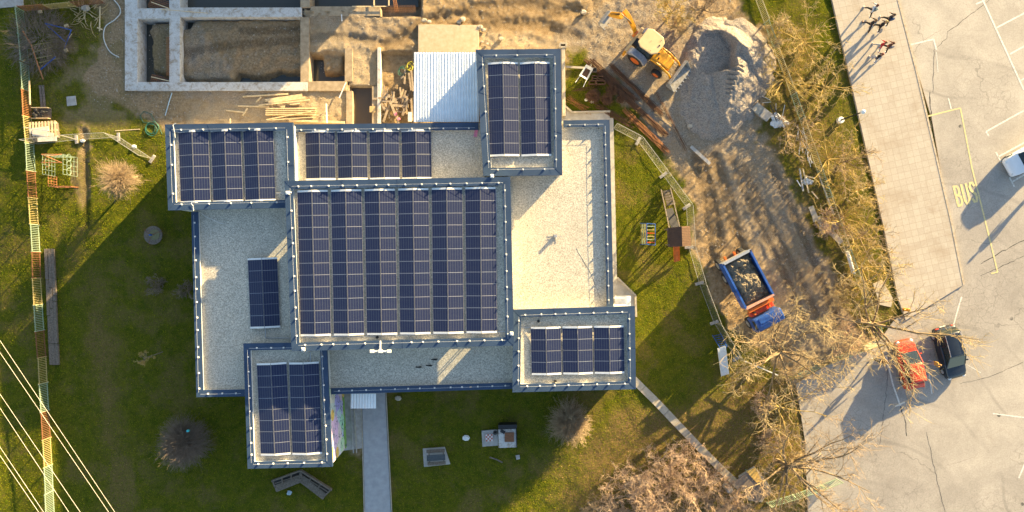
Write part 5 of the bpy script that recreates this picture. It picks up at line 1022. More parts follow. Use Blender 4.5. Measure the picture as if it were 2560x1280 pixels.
for dx, dy in ((-.17, 0), (.17, 0)): m.box(W(1486, 175, .32) + Vector((dx, 0, 0)), (.03, .36, .22))
for dy in (-.17, .17): m.box(W(1486, 175, .32) + Vector((0, dy, 0)), (.36, .03, .22))
single('metal_box', m, m_oldwood, 'small brown open box right of the wheelbarrow', 'box')
wb = W(1464, 186, 0); t = thing('wheelbarrow', 'white wheelbarrow tray with rusty bottom standing on the grass by the steel', 'wheelbarrow', wb, R(60)); t.scale = (1.2, 1.2, 1.1)
def tray(): 
    m = MB(); rg = lambda a, b, z: [(-a, -b, z), (a, -b * .85, z), (a, b * .85, z), (-a, b, z)]; m.loft([rg(.22, .17, .32), rg(.44, .32, .6)], False); m.loft([rg(.42, .30, .6), rg(.21, .16, .335)], False); m.add(rg(.22, .17, .325), [(3, 2, 1, 0), (0, 1, 2, 3)]); return m
tray().build('tray', m_whiteplastic, t); MB().sheet([(-.27, -.20), (.27, -.18), (.27, .18), (-.27, .20)], .42).build('rusty_bottom', m_rust, t)
for s in (-1, 1): m = MB(); m.path([(.5, 0, .2), (.2, s * .2, .32), (-.95, s * .3, .55)], .02, 6); m.path([(-.3, s * .24, .4), (-.35, s * .24, 0)], .02, 6); m.build('handle', m_whiteplastic, t)
wheel(t, (.55, 0, .18), .18, .08)
def cage(label, a, b, w, h, z, n, mt=m_rebar, grid=True):
    S = []; A = W(*a, z); B = W(*b, z); d = (B - A).normalized(); nn = Vector((-d.y, d.x, 0)); L = (B - A).length; k1 = max(2, int(L / .14)); k2 = max(2, int(w / .14)); r = .012
    for zz in ((0, h) if h else (0,)):
        e = Vector((0, 0, zz))
        for i in range(k1 + 1): p = A + d * L * i / k1 + e; S.append([*(p - nn * w / 2), *(p + nn * w / 2), r, r])
        for j in range(k2 + 1): q = nn * (w * (j / k2 - .5)) + e; S.append([*(A + q), *(B + q), r, r])
    if h:
        for i in range(0, k1 + 1, 2):
            for s in (-1, 1): p = A + d * L * i / k1 + nn * w / 2 * s; S.append([*p, *(p + Vector((0, 0, h))), r, r])
    o = seg_mesh('rebar_cage', S, mt, None, A, 4); o.location = A; return tag(o, label, 'reinforcement')
cage('orange rebar mesh hanging over the lower end of the narrow pit', (380, 195), (430, 207), .55, .1, -.15, 8); cage('orange rebar mesh leaning into the pit at the top edge', (376, 4), (428, 22), .9, .1, -.1, 8); cage('rusty rebar cage with pink caps at the top of the pits', (960, 25), (1038, 24), .45, .3, -.2, 8, m_rust); cage('thin rebar standing along the middle foundation beam', (423, 95), (423, 190), .2, .2, .05, 6)
cage('orange bars spilling out of the top pit beside the cage', (985, -10), (992, 30), .25, .1, 0, 4)
plank('plank laid across the top pit beside the rebar cage', (880, 16), (968, 16), .08, .15, .04, m_wood); 
for i, x in enumerate((935, 972)): plank('%s upright plank sticking over the top pit' % ('left' if not i else 'right'), (x, -10), (x, 14), .1, .2, .05, m_wood)
single('timber_batten', MB().beam(W(378, 192, .1), W(425, 203, .1), .06, .04), m_wood, 'batten on the lower orange rebar mesh', 'batten'); single('timber_batten', MB().beam(W(378, 5, .15), W(425, 22, .15), .06, .04), m_wood, 'batten on the upper orange rebar mesh', 'batten')
def rock(label, px, py, r, mt=m_path2, nm='stone_block', z=None, n=7):
    m = MB(); c = W(px, py, 0); m.ell(c + Vector((0, 0, r * .35)), (r, r * .8, r * .55), n, 5, jit=.18); return single(nm, m, mt, label, 'stone')
for i, (x, y, r, w_) in enumerate([(1157, 50, .28, 'above the slab beside a smaller one'), (1147, 56, .2, 'left of the pair above the slab'), (1252, 98, .22, 'alone north of the north wing'), (1458, 32, .25, 'at the top near the digger'), (1200, 68, .25, 'at the right corner of the slab'), (1209, 76, .2, 'just right of the slab corner'), (1061, 52, .25, 'at the left corner of the slab'), (1073, 55, .2, 'on the upper edge of the slab'), (1205, 105, .14, 'among the rubble right of the slab'), (1218, 110, .12, 'small, in the rubble right of the slab'),
                                    (1720, 278, .22, 'on the lower part of the gravel mound'), (1741, 277, .2, 'second on the lower gravel mound'), (1724, 316, .26, 'below the gravel mound'), (1735, 238, .2, 'half sunk in the dark side of the gravel mound'), (1165, 1094, .3, 'white and lying alone on the dark south lawn'), (996, 995, .26, 'grey and lying beside the top of the path'), (216, 22, .35, 'pale and round among branches at the top left'), (1480, 255, .16, 'white, beside the stirrups'), (1465, 250, .16, 'white, left of the stirrups')]):
    rock('stone ' + w_, x, y, r, m_whiteplastic if i in (14, 17, 18) else m_path2)
# scattered small rubble and chips on bare ground: uncountable
def scatter(name, n, box, test, rmin, rmax, mt, label, cat=None):
    V = []; F = []; rr = np.random.RandomState(n); xs = rr.uniform(box[0], box[2], n * 4); ys = rr.uniform(box[1], box[3], n * 4); ok = test(xs, ys, rr.rand(n * 4)); xs = xs[ok][:n]; ys = ys[ok][:n]; zs = ground_h(xs, ys)
    k = (CAMZ - zs) / FPX; X = (xs - 1280) * k; Y = (640 - ys) * k; m = len(X); r = rr.uniform(rmin, rmax, m) * rr.uniform(.5, 1, m); base = np.array([(1, 0, 0), (0, 1, 0), (-1, 0, 0), (0, -1, 0), (0, 0, .9)]); a = rr.uniform(0, 6.28, m); ca, sa = np.cos(a), np.sin(a)
    P = base[None] * (1 + rr.uniform(-.35, .35, (m, 5, 1))) * r[:, None, None]; Q = P.copy(); Q[..., 0] = P[..., 0] * ca[:, None] - P[..., 1] * sa[:, None]; Q[..., 1] = P[..., 0] * sa[:, None] + P[..., 1] * ca[:, None]; Q += np.stack([X, Y, zs], -1)[:, None]
    f = np.array([(0, 1, 4), (1, 2, 4), (2, 3, 4), (3, 0, 4)])[None] + (np.arange(m) * 5)[:, None, None]; me = np_mesh(name, Q.reshape(-1, 3), f.reshape(-1, 3)); me.materials.append(mt); o = bpy.data.objects.new(name, me); COL.objects.link(o); o['kind'] = 'stuff'; o['label'] = label; o['category'] = cat or name.replace('_', ' '); return o
def np_mesh(name, V, F):
    V = V.astype(np.float32); F = F.astype(np.int32); k = F.shape[1]; me = bpy.data.meshes.new(name); me.vertices.add(len(V)); me.vertices.foreach_set('co', V.ravel()); me.loops.add(F.size); me.loops.foreach_set('vertex_index', F.ravel()); me.polygons.add(len(F)); me.polygons.foreach_set('loop_start', np.arange(0, F.size, k, dtype=np.int32)); me.polygons.foreach_set('loop_total', np.full(len(F), k, np.int32)); me.update(calc_edges=True); return me
def notbld(x, y): return ~((x > 480) & (x < 1540) & (y > 300) & (y < 985)) & (sdf(x, y, ASPH) > 6) & (sdf(x, y, SLAB) > 3)
scatter('rubble', 9000, (220, -10, 2140, 960), lambda x, y, r: notbld(x, y) & (masks(x, y)[0] > .6), .015, .07, mat('rubble_chips', (.50, .44, .36), .9, c2=(.30, .25, .19), sc_=3), 'loose chips of stone and clods over the bare building ground')
# ---------------- left lawn odds and ends ----------------
o0 = W(109, 285, 0); t = thing('tool_crate', 'open crate crammed with black and brown scraps beside the picket fence', 'crate', o0)
m = MB(); m.box((0, 0, .08), (1.35, .85, .1)); m.build('crate_base', m_oldwood, t)
for s in (-1, 1): m = MB(); m.box((0, s * .42, .3), (1.35, .04, .35)); m.build('crate_side', m_wood, t)
m = MB(); 
for i in range(14): m.ell((random.uniform(-.55, .45), random.uniform(-.3, .3), .3 + random.uniform(0, .2)), (random.uniform(.08, .2), random.uniform(.06, .16), .1), 7, 5, jit=.2)
q = m.build('scrap', m_black, None); q.location = o0; tag(q, 'black scraps and offcuts filling the open crate', 'scrap', kind='stuff')
plank('white beam leaning on the picket fence above the crate', (73, 202), (75, 262), .10, .9, .05, m_wood)
o0 = W(118, 330, 0); t = thing('pallet', 'pale wooden pallet carrying white boards beside the picket fence', 'pallet', o0, R(4))
for i in range(9): m = MB(); m.box((-1.0 + i * .25, .1, .5), (.14, 1.3, .03)); m.build('slat', m_wood, t)
for y in (-.5, 0, .6): m = MB(); m.box((0, y, .42), (2.2, .12, .1)); m.build('bearer', m_wood, t)
m = MB(); m.box((0, .05, .18), (2.0, 1.2, .34)); m.build('lower_pallet', m_oldwood, t)
for i, (x, y, rz, l, w) in enumerate(((98, 325, 8, 1.5, .42), (108, 332, -14, 1.7, .35), (100, 337, -6, 1.2, .3), (118, 348, 3, 1.5, .35))):
    m = MB(); m.box((0, 0, 0), (l, w, .05)); o = m.build('white_board', mat('pale_board', (.66, .60, .50), .7, c2=(.5, .44, .34), sc_=4), None); o.location = W(x, y, .60 + .07 * i); o.rotation_euler = (0, 0, R(rz)); tag(o, '%s white board from the top on the pallet by the fence' % ORD[i], 'board', 'white boards on the pallet')
single('metal_rod', MB().tube(W(58, 318, .9), W(125, 328, .9), .03, .03, 8), m_steel, 'silver rod lying over the pallet and the picket fence', 'rod')
single('dark_sack', MB().ell(W(90, 345, .25), (.3, .32, .25), 9, 7, jit=.12), mat('dark_blue_sack', (.03, .04, .07), .7), 'dark blue sack at the lower left of the pallet', 'sack', smooth=True)
single('hatch_cover', MB().prism(wpoly([(167, 242), (190, 240), (193, 263), (169, 266)]), -.05, .08), m_conc, 'square grey hatch cover in the upper left lawn', 'hatch', bevel=.02)
for i, (x, y) in enumerate(((207, 352), (336, 366))): single('plastic_bag', MB().ell(W(x, y, .1), (.2, .14, .12), 9, 6, jit=.3), m_tarp, 'crumpled white bag below the mesh fence, %s' % ('left one' if i == 0 else 'right one'), 'bag')
# blue V-frame and orange ladder from old swings on the brushwood
def tubes(name, label, cat, lst, mt, r=.035):
    m = MB()
    for a, b in lst: m.tube(W(*a), W(*b), r, r, 7)
    return single(name, m, mt, label, cat)
tubes('swing_frame', 'blue tube frame shaped like a V lying on the brushwood', 'swing frame', [((112, 58, .9), (178, 75, .8)), ((112, 58, .9), (163, 104, .7)), ((178, 75, .8), (160, 124, .2))], m_blue)
tubes('bent_ladder', 'orange red bent ladder with yellow rungs on the brushwood', 'ladder', [((57, 78, 1.0), (78, 112, 1.0)), ((78, 112, 1.0), (96, 166, .9)), ((96, 166, .9), (108, 198, .6))], m_ora, .05)
tubes('yellow_rods', 'yellow rods crossing the orange ladder', 'rods', [((80, 113, 1.0), (128, 105, .9)), ((85, 130, 1.0), (131, 117, .9)), ((90, 146, 1.0), (130, 138, .9)), ((97, 157, .9), (150, 145, .6))], m_yel, .02)
tubes('blue_rod', 'thick blue rod under the orange ladder', 'rod', [((99, 176, .7), (139, 142, .8))], m_blue, .045); tubes('forked_branch', 'pale forked stick with a small block at the right of the brushwood', 'stick', [((180, 84, .3), (164, 108, .3)), ((164, 108, .3), (160, 124, .2))], m_wood, .025)
for i, (x, y) in enumerate(((166, 65), (165, 126), (322 / 3.2, 95 / 3.2))): single('wood_block', MB().box(W(x, y, .3), (.28, .22, .15), .3), m_wood, ['pale block between the blue tubes', 'pale block at the end of the forked stick', 'pale stick end at the top of the brushwood'][i], 'block')
# metal castle climbing frame
o0 = W(146, 430, 0); t = thing('climbing_frame', 'castle shaped climbing frame of orange and pale green tubes on the left lawn', 'climbing frame', (o0.x + 1.0, o0.y, 0), 0)
def gridwall(nm, x0, x1, y, z0, z1, nx, nz, mt, r=.015, ax='x'):
    m = MB(); f = (lambda u, z: (u, y, z)) if ax == 'x' else (lambda u, z: (y, u, z))
    for i in range(nx + 1): u = x0 + (x1 - x0) * i / nx; m.tube(f(u, z0), f(u, z1), r, r, 5)
    for j in range(nz + 1): z = z0 + (z1 - z0) * j / nz; m.tube(f(x0, z), f(x1, z), r, r, 5)
    return m.build(nm, mt, t)
gridwall('green_grid', -1.1, .6, 1.15, .1, 1.75, 6, 5, m_teal); gridwall('green_side_grid', -.4, 1.15, -1.0, .4, 1.75, 4, 4, m_teal, ax='y'); gridwall('green_side_grid', -.4, 1.15, .6, .1, 1.75, 4, 4, m_teal, ax='y'); gridwall('orange_front_grid', -1.1, .7, -1.25, .05, 1.0, 8, 4, m_ora, .018); gridwall('orange_side_grid', -1.25, -.4, -1.1, .05, 1.0, 4, 3, m_ora, .022, 'y')
m = MB(); 
for x in (-.65, .2): m.ring((x, -1.27, .45), .34, .025, 'Y', 16, 6, (0, 180)); m.tube((x - .34, -1.27, 0), (x - .34, -1.27, .45), .025, .025, 6); m.tube((x + .34, -1.27, 0), (x + .34, -1.27, .45), .025, .025, 6)
m.build('arch', m_ora, t)
for y in (1.0, .45, -.1): m = MB(); m.ring((.62, y, 1.1), .26, .02, 'X', 16, 5); m.build('ring', m_teal, t)
m = MB(); m.ring((-1.05, .55, 1.2), .3, .025, 'X', 18, 6); m.build('ring', m_ora, t); m = MB(); 
for a, b in (((-1.1, 1.15, 1.75), (-.3, .9, 2.3)), ((.5, 1.15, 1.75), (-.3, .9, 2.3)), ((-1.1, .5, 1.75), (-.3, .9, 2.3)), ((.5, .5, 1.75), (-.3, .9, 2.3)), ((-1.1, 1.15, 1.75), (.5, 1.15, 1.75)), ((-1.1, .5, 1.75), (.5, .5, 1.75))): m.tube(a, b, .028, .028, 6)
m.build('roof_bars', m_ora, t)
# carousel
cc = W(382, 588, .55); t = thing('roundabout', 'round wooden playground roundabout in the shade of the west lawn', 'roundabout', (cc.x, cc.y, 0)); m = MB(); m.cyl((0, 0, .45), .74, .08, 36); m.build('platform', m_oldwood, t, bevel=.02); m = MB(); m.cyl((.12, .04, .531), .42, .03, 30); m.build('inner_disc', mat('mossy_wood', (.20, .19, .10), .9), t); m = MB(); m.cyl((0, 0, 0), .15, .46, 16); m.build('pedestal', m_dark, t)
for a in (20, 140, 260): m = MB(); c_, s_ = math.cos(R(a)), math.sin(R(a)); m.path([(.15 * c_, .15 * s_, .6), (.15 * c_, .15 * s_, .85), (.72 * c_, .72 * s_, .9), (.80 * c_, .80 * s_, .5)], .022, 6); m.build('handle_bar', m_brown, t)
m = MB(); m.cyl((-.1, .02, .54), .07, .3, 12); m.build('hub', m_blue, t)
# old boardwalk
o0 = W(130, 770, 0); t = thing('boardwalk', 'long narrow strip of cracked old timbers beside the picket fence', 'boardwalk', o0)
for k, (xa, xb) in enumerate(((116, 128.5), (124, 136.5), (132, 144.5))):
    ys = [622, 700 + 20 * k, 790 - 18 * k, 860, 913]
    for a, b in zip(ys[:-1], ys[1:]):
        f = lambda y: (y - 622) / 291; m = MB(); m.beam(W(xa + (xb - xa) * f(a) + random.uniform(-.8, .8), a, .12), W(xa + (xb - xa) * f(b) + random.uniform(-.8, .8), b - 1.5, .12 + random.uniform(-.02, .02)), .235, .16); m.build('timber', m_oldwood, t, off=o0)
# ---------------- south lawn ----------------
o0 = W(752, 1200, 0); t = thing('corner_bench', 'weathered corner bench and planter made of dark timber below the south west block', 'bench', o0); off = o0
def brd(nm, a, b, w, z, h=.06, par=None, mt=m_oldwood): m = MB(); m.beam(W(*a, z), W(*b, z), w, h); return m.build(nm, mt, par or t, off=off)
brd('seat', (688, 1222), (752, 1197), .55, .46); brd('seat', (753, 1197), (812, 1242), .55, .47); brd('backboard', (680, 1202), (752, 1176), .12, .75, .3); brd('backboard', (752, 1176), (830, 1225), .12, .76, .3); brd('middle_board', (683, 1210), (752, 1187), .08, .6, .12); brd('middle_board', (753, 1187), (823, 1231), .08, .6, .12)
for f in (0.02, .33, .66, .98): brd('cross_rail', (680 + 72 * f, 1202 - 26 * f), (686 + 66 * f, 1218 - 24 * f), .1, .68, .1); brd('cross_rail', (752 + 76 * f, 1178 + 47 * f), (752 + 62 * f, 1194 + 46 * f), .1, .68, .1)
brd('planter_floor', (684, 1210), (752, 1186), .6, .12, .1, None, m_dark); brd('planter_floor', (753, 1186), (822, 1230), .6, .12, .1, None, m_dark)
for x, y in ((690, 1226), (750, 1203), (808, 1246), (682, 1203), (828, 1226)): m = MB(); m.beam(W(x, y, 0), W(x, y, .44), .09, .09); m.build('leg', m_oldwood, t, off=off)
single('plastic_bag', MB().ell(W(723, 1232, .1), (.2, .18, .14), 9, 6, jit=.3), m_bpipe, 'bluish crumpled bag in front of the corner bench', 'bag')
single('concrete_pad', MB().prism(wpoly([(1057, 1121), (1112, 1117), (1126, 1160), (1060, 1167)]), -.05, .07), m_conc, 'grey concrete pad under the picnic table on the south lawn', 'concrete pad', bevel=.02)
o0 = W(1090, 1143, .07); off = o0; t = thing('picnic_table', 'picnic table with dark top and two brown benches on the left concrete pad', 'picnic table', o0); m = MB()
for y in (1140, 1145, 1150): brd('table_plank', (1067, y + 1), (1113, y - 2), .15, .75, .05, None, mat('dark_slate_board', (.06, .075, .085), .7))
brd('bench', (1066, 1129), (1112, 1126), .26, .46, .06, None, m_brown2 if 'm_brown2' in globals() else m_oldwood); brd('bench', (1069, 1160), (1114, 1157), .26, .46)
for x in (1072, 1108): brd('trestle', (x, 1129), (x + 2, 1158), .07, .4, .06)
for x in (1072, 1108):
    for y in (1130, 1157): m = MB(); m.beam(W(x, y, .07), W(x, y, .44), .07, .07); m.build('leg', m_oldwood, t, off=off)
single('concrete_pad', MB().prism(wpoly([(1204, 1076), (1244, 1073), (1246, 1113), (1206, 1116)]), -.05, .10), m_conc, 'square concrete pad carrying the chequered board on the south lawn', 'concrete pad', bevel=.02)
def checker():
    t = NT('chequered_board'); c = t.n('ShaderNodeTexChecker'); c.inputs['Scale'].default_value = 7; c.inputs['Color1'].default_value = (.60, .58, .55, 1); c.inputs['Color2'].default_value = (.42, .12, .08, 1); t.l(t.tc, c.inputs[0]); return t.out(c.outputs[0], .7)
o = MB().box((0, 0, .03), (.62, .58, .06)).build('game_board', checker()); o.location = W(1223, 1094, .1); o.rotation_euler = (0, 0, R(3)); tag(o, 'small red and white chequered board on the square pad', 'game board')
m = MB(); m.ring(W(1238, 1082, .55), .15, .02, n=20); m.tube(W(1238, 1082, .1), W(1238, 1082, .55), .14, .15, 18, False); single('bucket', m, m_dark, 'dark round bin at the corner of the chequered board pad', 'bin')
o0 = W(1268, 1092, 0); off = o0; t = thing('stone_hearth', 'pale stone hearth with brown square plate and dark rim beside the chequered board', 'hearth', o0); MB().prism(wpoly([(1246, 1070), (1290, 1068), (1292, 1114), (1247, 1116)]), 0, .45).build('hearth_block', m_fc, t, off=off, bevel=.02); MB().prism(wpoly([(1262, 1077), (1285, 1077), (1285, 1100), (1262, 1100)]), .45, .56).build('hot_plate', m_brown, t, off=off, bevel=.01)
for a, b, nm, w_, z, h in (((1246, 1064), (1292, 1063), 'back_wall', .3, .35, .8), ((1246, 1118), (1292, 1117), 'front_rail', .06, .35, .1), ((1290, 1064), (1292, 1118), 'side_rail', .06, .5, .1), ((1252, 1076), (1262, 1082), 'soot_plate', .25, .48, .05)): MB().beam(W(*a, z), W(*b, z), w_, h).build(nm, m_dark, t, off=off)
single('stepping_slab', MB().prism(wpoly([(1289, 1138), (1299, 1137), (1300, 1147), (1291, 1149)]), -.02, .05), m_conc, 'tiny square slab in the grass below the hearth', 'slab')
tubes('fallen_branch', 'dark rotten branch lying below the chequered board', 'branch', [((1224, 1143, .08), (1240, 1148, .1)), ((1240, 1148, .1), (1256, 1156, .08))], m_oldwood, .06)
# side planting bed kerbs by the path
for i, (a, b) in enumerate((((877, 1022), (884, 1132)), ((886, 1022), (892, 1132)))): single('kerb_strip', MB().beam(W(*a, .06), W(*b, .06), .08, .16), m_path2 if i else m_conc, 'thin concrete kerb between mural paving and grey path, ' + ('left one' if i == 0 else 'right one'), 'kerb')
# ---------------- east playground ----------------
zd = 1.35; o0 = W(1690, 595, 0); off = o0; t = thing('playhouse', 'brown roofed wooden playhouse with long dark ramp on the east lawn', 'playhouse', o0)
A = [W(1667, 570, 2.35), W(1704, 566, 2.85), W(1706, 616, 2.85), W(1670, 618, 2.35), W(1725, 565, 2.45), W(1728, 615, 2.45)]
m = MB(); m.add([A[0], A[1], A[2], A[3]], [(3, 2, 1, 0), (0, 1, 2, 3)]); 
for i in range(1, 12): m.beam(A[0].lerp(A[3], i / 12) + Vector((0, 0, .015)), A[1].lerp(A[2], i / 12) + Vector((0, 0, .015)), .02, .02)
m.build('roof', mat('roof_board_shaded', (.095, .05, .03), .8, c2=(.06, .032, .02), sc_=8), t, off=off); m = MB(); m.add([A[1], A[4], A[5], A[2]], [(3, 2, 1, 0), (0, 1, 2, 3)]);  # west slope: same boards in a darker colour, its shade painted in
for i in range(1, 12): m.beam(A[1].lerp(A[2], i / 12) + Vector((0, 0, .015)), A[4].lerp(A[5], i / 12) + Vector((0, 0, .015)), .02, .02)
m.build('roof', mat('roof_board_sunlit', (.14, .075, .04), .8, c2=(.09, .05, .027), sc_=8), t, off=off)  # slope towards the sun: same boards, sunlight painted in as a lighter brown
for x, y in ((1670, 574), (1718, 572), (1672, 612), (1720, 610)): m = MB(); m.beam(W(x - 7, y, 0), W(x, y, 2.4), .1, .1); m.build('post', m_oldwood, t, off=off)
MB().prism(wpoly([(1668, 572), (1716, 570), (1718, 612), (1670, 614)], zd), zd - .08, zd).build('deck', m_oldwood, t, off=off); m = MB()
m = MB(); m.beam(W(1672, 522, .75), W(1689, 572, zd), .62, .06); m.build('ramp', mat('dark_ramp_board', (.045, .045, .05), .8), t, off=off)
for i in range(6): f = i / 6; m = MB(); m.beam(W(1657 + 12 * f, 480 + 38 * f, .12 + .6 * f), W(1678 + 12 * f, 476 + 38 * f, .12 + .6 * f), .17, .08); m.build('step', m_oldwood, t, off=off)
for a, b in (((1653, 474), (1674, 573)), ((1676, 470), (1700, 571))):
    m = MB(); m.beam(W(*a, .75), W(*b, 2.0), .08, .08); m.beam(W(*a, .1), W(*b, 1.3), .07, .12); m.build('handrail', m_oldwood, t, off=off)
    for f in (0, .3, .6, .95): x = a[0] + (b[0] - a[0]) * f; y = a[1] + (b[1] - a[1]) * f; m = MB(); m.beam(W(x, y, 0), W(x, y, .75 + 1.25 * f), .08, .08); m.build('rail_post', m_oldwood, t, off=off)
def slide(nm, lab, top, bot, zt, w, mt, par_off, wavy=False):
    m = MB(); n = 14; L = []; 
    for i in range(n + 1):
        f = i / n; z = zt * (1 - f) ** (1.0 if wavy else 1.15) + .18 + (math.sin(f * 3 * math.pi) * .07 if wavy else 0); c = W(top[0] + (bot[0] - top[0]) * f, top[1] + (bot[1] - top[1]) * f, z); L.append(c)
    d = (L[-1] - L[0]); nn = Vector((-d.y, d.x, 0)).normalized(); prof = ((-1, .14), (-.96, 0), (.96, 0), (1, .14), (1.05, .14), (1.0, -.03), (-1.0, -.03), (-1.05, .14)); m.loft([[c + nn * a * w / 2 + Vector((0, 0, b)) for a, b in prof] for c in L]); return m.build(nm, mt, par_off, off=off)
slide('slide', '', (1690, 612), (1692, 654), 1.2, .46, m_orange, t)
o0 = W(1610, 586, 0); off = o0; t = thing('climbing_frame', 'small blue climbing frame with red and yellow rungs beside the playhouse', 'climbing frame', o0); zt = 1.5; cs = [(1617, 559), (1638, 560), (1638, 613), (1617, 611)]; cg = [(1600, 558), (1626, 560), (1626, 612), (1600, 611)]
m = MB(); 
for i in range(4): m.tube(W(*cs[i], zt), W(*cs[(i + 1) % 4], zt), .03, .03, 6); m.tube(W(*cs[i], zt), W(*cg[i], 0), .03, .03, 6)
m.build('blue_frame', m_blue, t, off=off)
for k, (y, mt) in enumerate(((566, m_teal), (575, m_yel), (583, m_red), (591, m_yel), (599, m_teal), (606, m_red))): MB().tube(W(1617, y, zt), W(1638, y, zt), .024, .024, 6).build('rung', mt, t, off=off)
for k in range(5): z = zt * (k + 1) / 6; f = (k + 1) / 6; MB().tube(W(1600 + 17 * f, 559, z), W(1600 + 17 * f, 611, z), .022, .022, 6).build('side_rung', m_teal if k % 2 else m_yel, t, off=off)
o0 = W(1800, 880, 0); off = o0; t = thing('playground_slide', 'white wavy slide with blue ladder standing at the lawn edge', 'slide', o0); slide('chute', '', (1803, 868), (1812, 938), 1.45, .62, m_whiteplastic, t, True)
m = MB(); 
for a, b in (((1781, 838, 0), (1799, 868, 1.6)), ((1801, 833, 0), (1817, 865, 1.6))): m.tube(W(*a), W(*b), .03, .03, 6); m.tube(W(b[0], b[1], 1.6), W(b[0], b[1] + 3, 2.1), .025, .025, 6)
for k in range(6): f = (k + .5) / 6; m.tube(W(1781 + 18 * f, 838 + 30 * f, 1.6 * f), W(1801 + 16 * f, 833 + 32 * f, 1.6 * f), .022, .022, 6)
for x in (1799, 1815): m.tube(W(x, 872, 0), W(x, 870, 1.6), .03, .03, 6)
m.build('ladder', m_blue, t, off=off)
# ---------------- debris along the track ----------------
def board(label, poly, z, mt, nm='board', th=.04): return single(nm, MB().prism(wpoly(poly, z), z - th, z), mt, label, 'board')
board('pale ribbed board at the gravel edge left of the white tarpaulin', [(1879, 272), (1895, 256), (1912, 270), (1897, 286)], .35, m_path2, th=.3); board('grey board between the ribbed board and the white tarpaulin', [(1896, 288), (1912, 270), (1932, 285), (1918, 303)], .25, m_conc, th=.2)
def tarp(label, px, py, rx, ry, rz, h=.35):
    m = MB(); c = W(px, py, 0); rr = random.Random(int(px)); n = 26; V = [c + Vector((0, 0, h))]; 
    for k in (1, 2, 3, 4):
        for i in range(n): a = 2 * math.pi * i / n; q = (k / 4) * (1 + .16 * math.sin(3 * a + 1) + .1 * math.sin(7 * a) + (rr.uniform(-.12, .12) if k == 4 else 0)); x = rx * q * math.cos(a); y = ry * q * math.sin(a); V.append(c + Vector((x * math.cos(rz) - y * math.sin(rz), x * math.sin(rz) + y * math.cos(rz), h * (1 - (k / 4) ** 2) + .03 + rr.uniform(0, .13))))
    F = [(0, 1 + i, 1 + (i + 1) % n) for i in range(n)]
    for k in range(3):
        for i in range(n): a = 1 + k * n + i; b = 1 + k * n + (i + 1) % n; F.append((a, a + n, b + n, b))
    m.add(V, F); return single('tarpaulin', m, m_tarp, label, 'tarpaulin')
tarp('crumpled white tarpaulin under a ladder at the right edge of the gravel', 1945, 303, .75, .55, R(-20)); tarp('small crumpled white sheet among planks beside the track', 2018, 454, .42, .28, R(-10), .25)
m = MB()
for a, b in (((1925, 262), (1941, 303)), ((1932, 259), (1950, 300))): m.beam(W(*a, .9), W(*b, .55), .04, .06)
for k in range(11): f = k / 10; m.tube(W(1925 + 16 * f, 262 + 41 * f, .9 - .35 * f), W(1932 + 18 * f, 259 + 41 * f, .9 - .35 * f), .02, .02, 5)
single('ladder', m, m_dark, 'dark ladder lying over the white tarpaulin', 'ladder')
tubes('wire_frame', 'bent silver wires standing beside the white tarpaulin', 'wires', [((1905, 240, .3), (1925, 250, 1.0)), ((1906, 257, .3), (1928, 255, .8)), ((1940, 258, .8), (1940, 285, .5)), ((1962, 262, 1.0), (1950, 320, .3))], m_alu, .02)
m = MB(); rr = random.Random(3)
for i in range(26): x = 1990 + rr.uniform(0, 16) + i * .9; y = 312 + i * 3.4; a = rr.uniform(.9, 1.9); L = rr.uniform(12, 30); m.beam(W(x, y, .3 + rr.uniform(0, .3)), W(x + L * math.cos(a), y + L * math.sin(a), .3 + rr.uniform(0, .3)), .03, .03)
single('scrap_metal', m, m_alu, 'tangle of silver metal laths under the willow beside the track', 'scrap metal')
for i, (a, b, w, lab, mt) in enumerate([((1999, 421), (2008, 478), .13, 'grey plank left of the small white sheet', m_conc), ((2007, 421), (2022, 482), .1, 'brown plank crossing beside the small white sheet', m_wood), ((2013, 440), (2036, 445), .1, 'thin plank above the small white sheet', m_wood), ((2029, 478), (2045, 497), .09, 'short plank below the small white sheet', m_wood), ((1992, 450), (2002, 466), .06, 'white stick left of the grey plank', m_whiteplastic), ((2046, 435), (2086, 538), .09, 'long pale pole lying down the slope under the willows', m_path2), ((2027, 516), (2038, 543), .42, 'upper pale board of the bent line of boards', m_path2), ((2032, 549), (2052, 545), .40, 'second pale board of the bent line', m_path2), ((2046, 548), (2054, 560), .36, 'small pale board at the bend of the line', m_path2), ((2058, 560), (2104, 607), .44, 'longest pale board pointing down right beside the track', m_path2), ((2052, 563), (2058, 583), .35, 'ribbed grey sheets under the bent line of boards', m_conc), ((2086, 553), (2089, 574), .45, 'dark grey box like board right of the bent line', m_conc)]):
    plank(lab, a, b, w, .22 + .03 * i, .04, mt, name='plank')
m = MB(); m.tube(W(2118, 628, .25), W(2134, 684, .25), .14, .14, 16); single('white_pipe', m, m_whiteplastic, 'thick white pipe lying at the grass edge of the track', 'pipe')
board('broken pale concrete slab at the lower pavement edge', [(2183, 710), (2205, 700), (2232, 745), (2228, 768), (2200, 762)], .12, m_path2, 'concrete_slab', .15)
m = MB(); c = W(2257, 773, 0); m.tube(c, c + Vector((0, 0, .75)), .13, .12, 14); m.ell(c + Vector((0, 0, .78)), (.15, .15, .12), 12, 6); m.tube(c + Vector((-.22, 0, .55)), c + Vector((.22, 0, .55)), .06, .06, 10); single('hydrant', m, m_yellow, 'small yellow hydrant at the bottom corner of the pavement', 'hydrant', smooth=False)
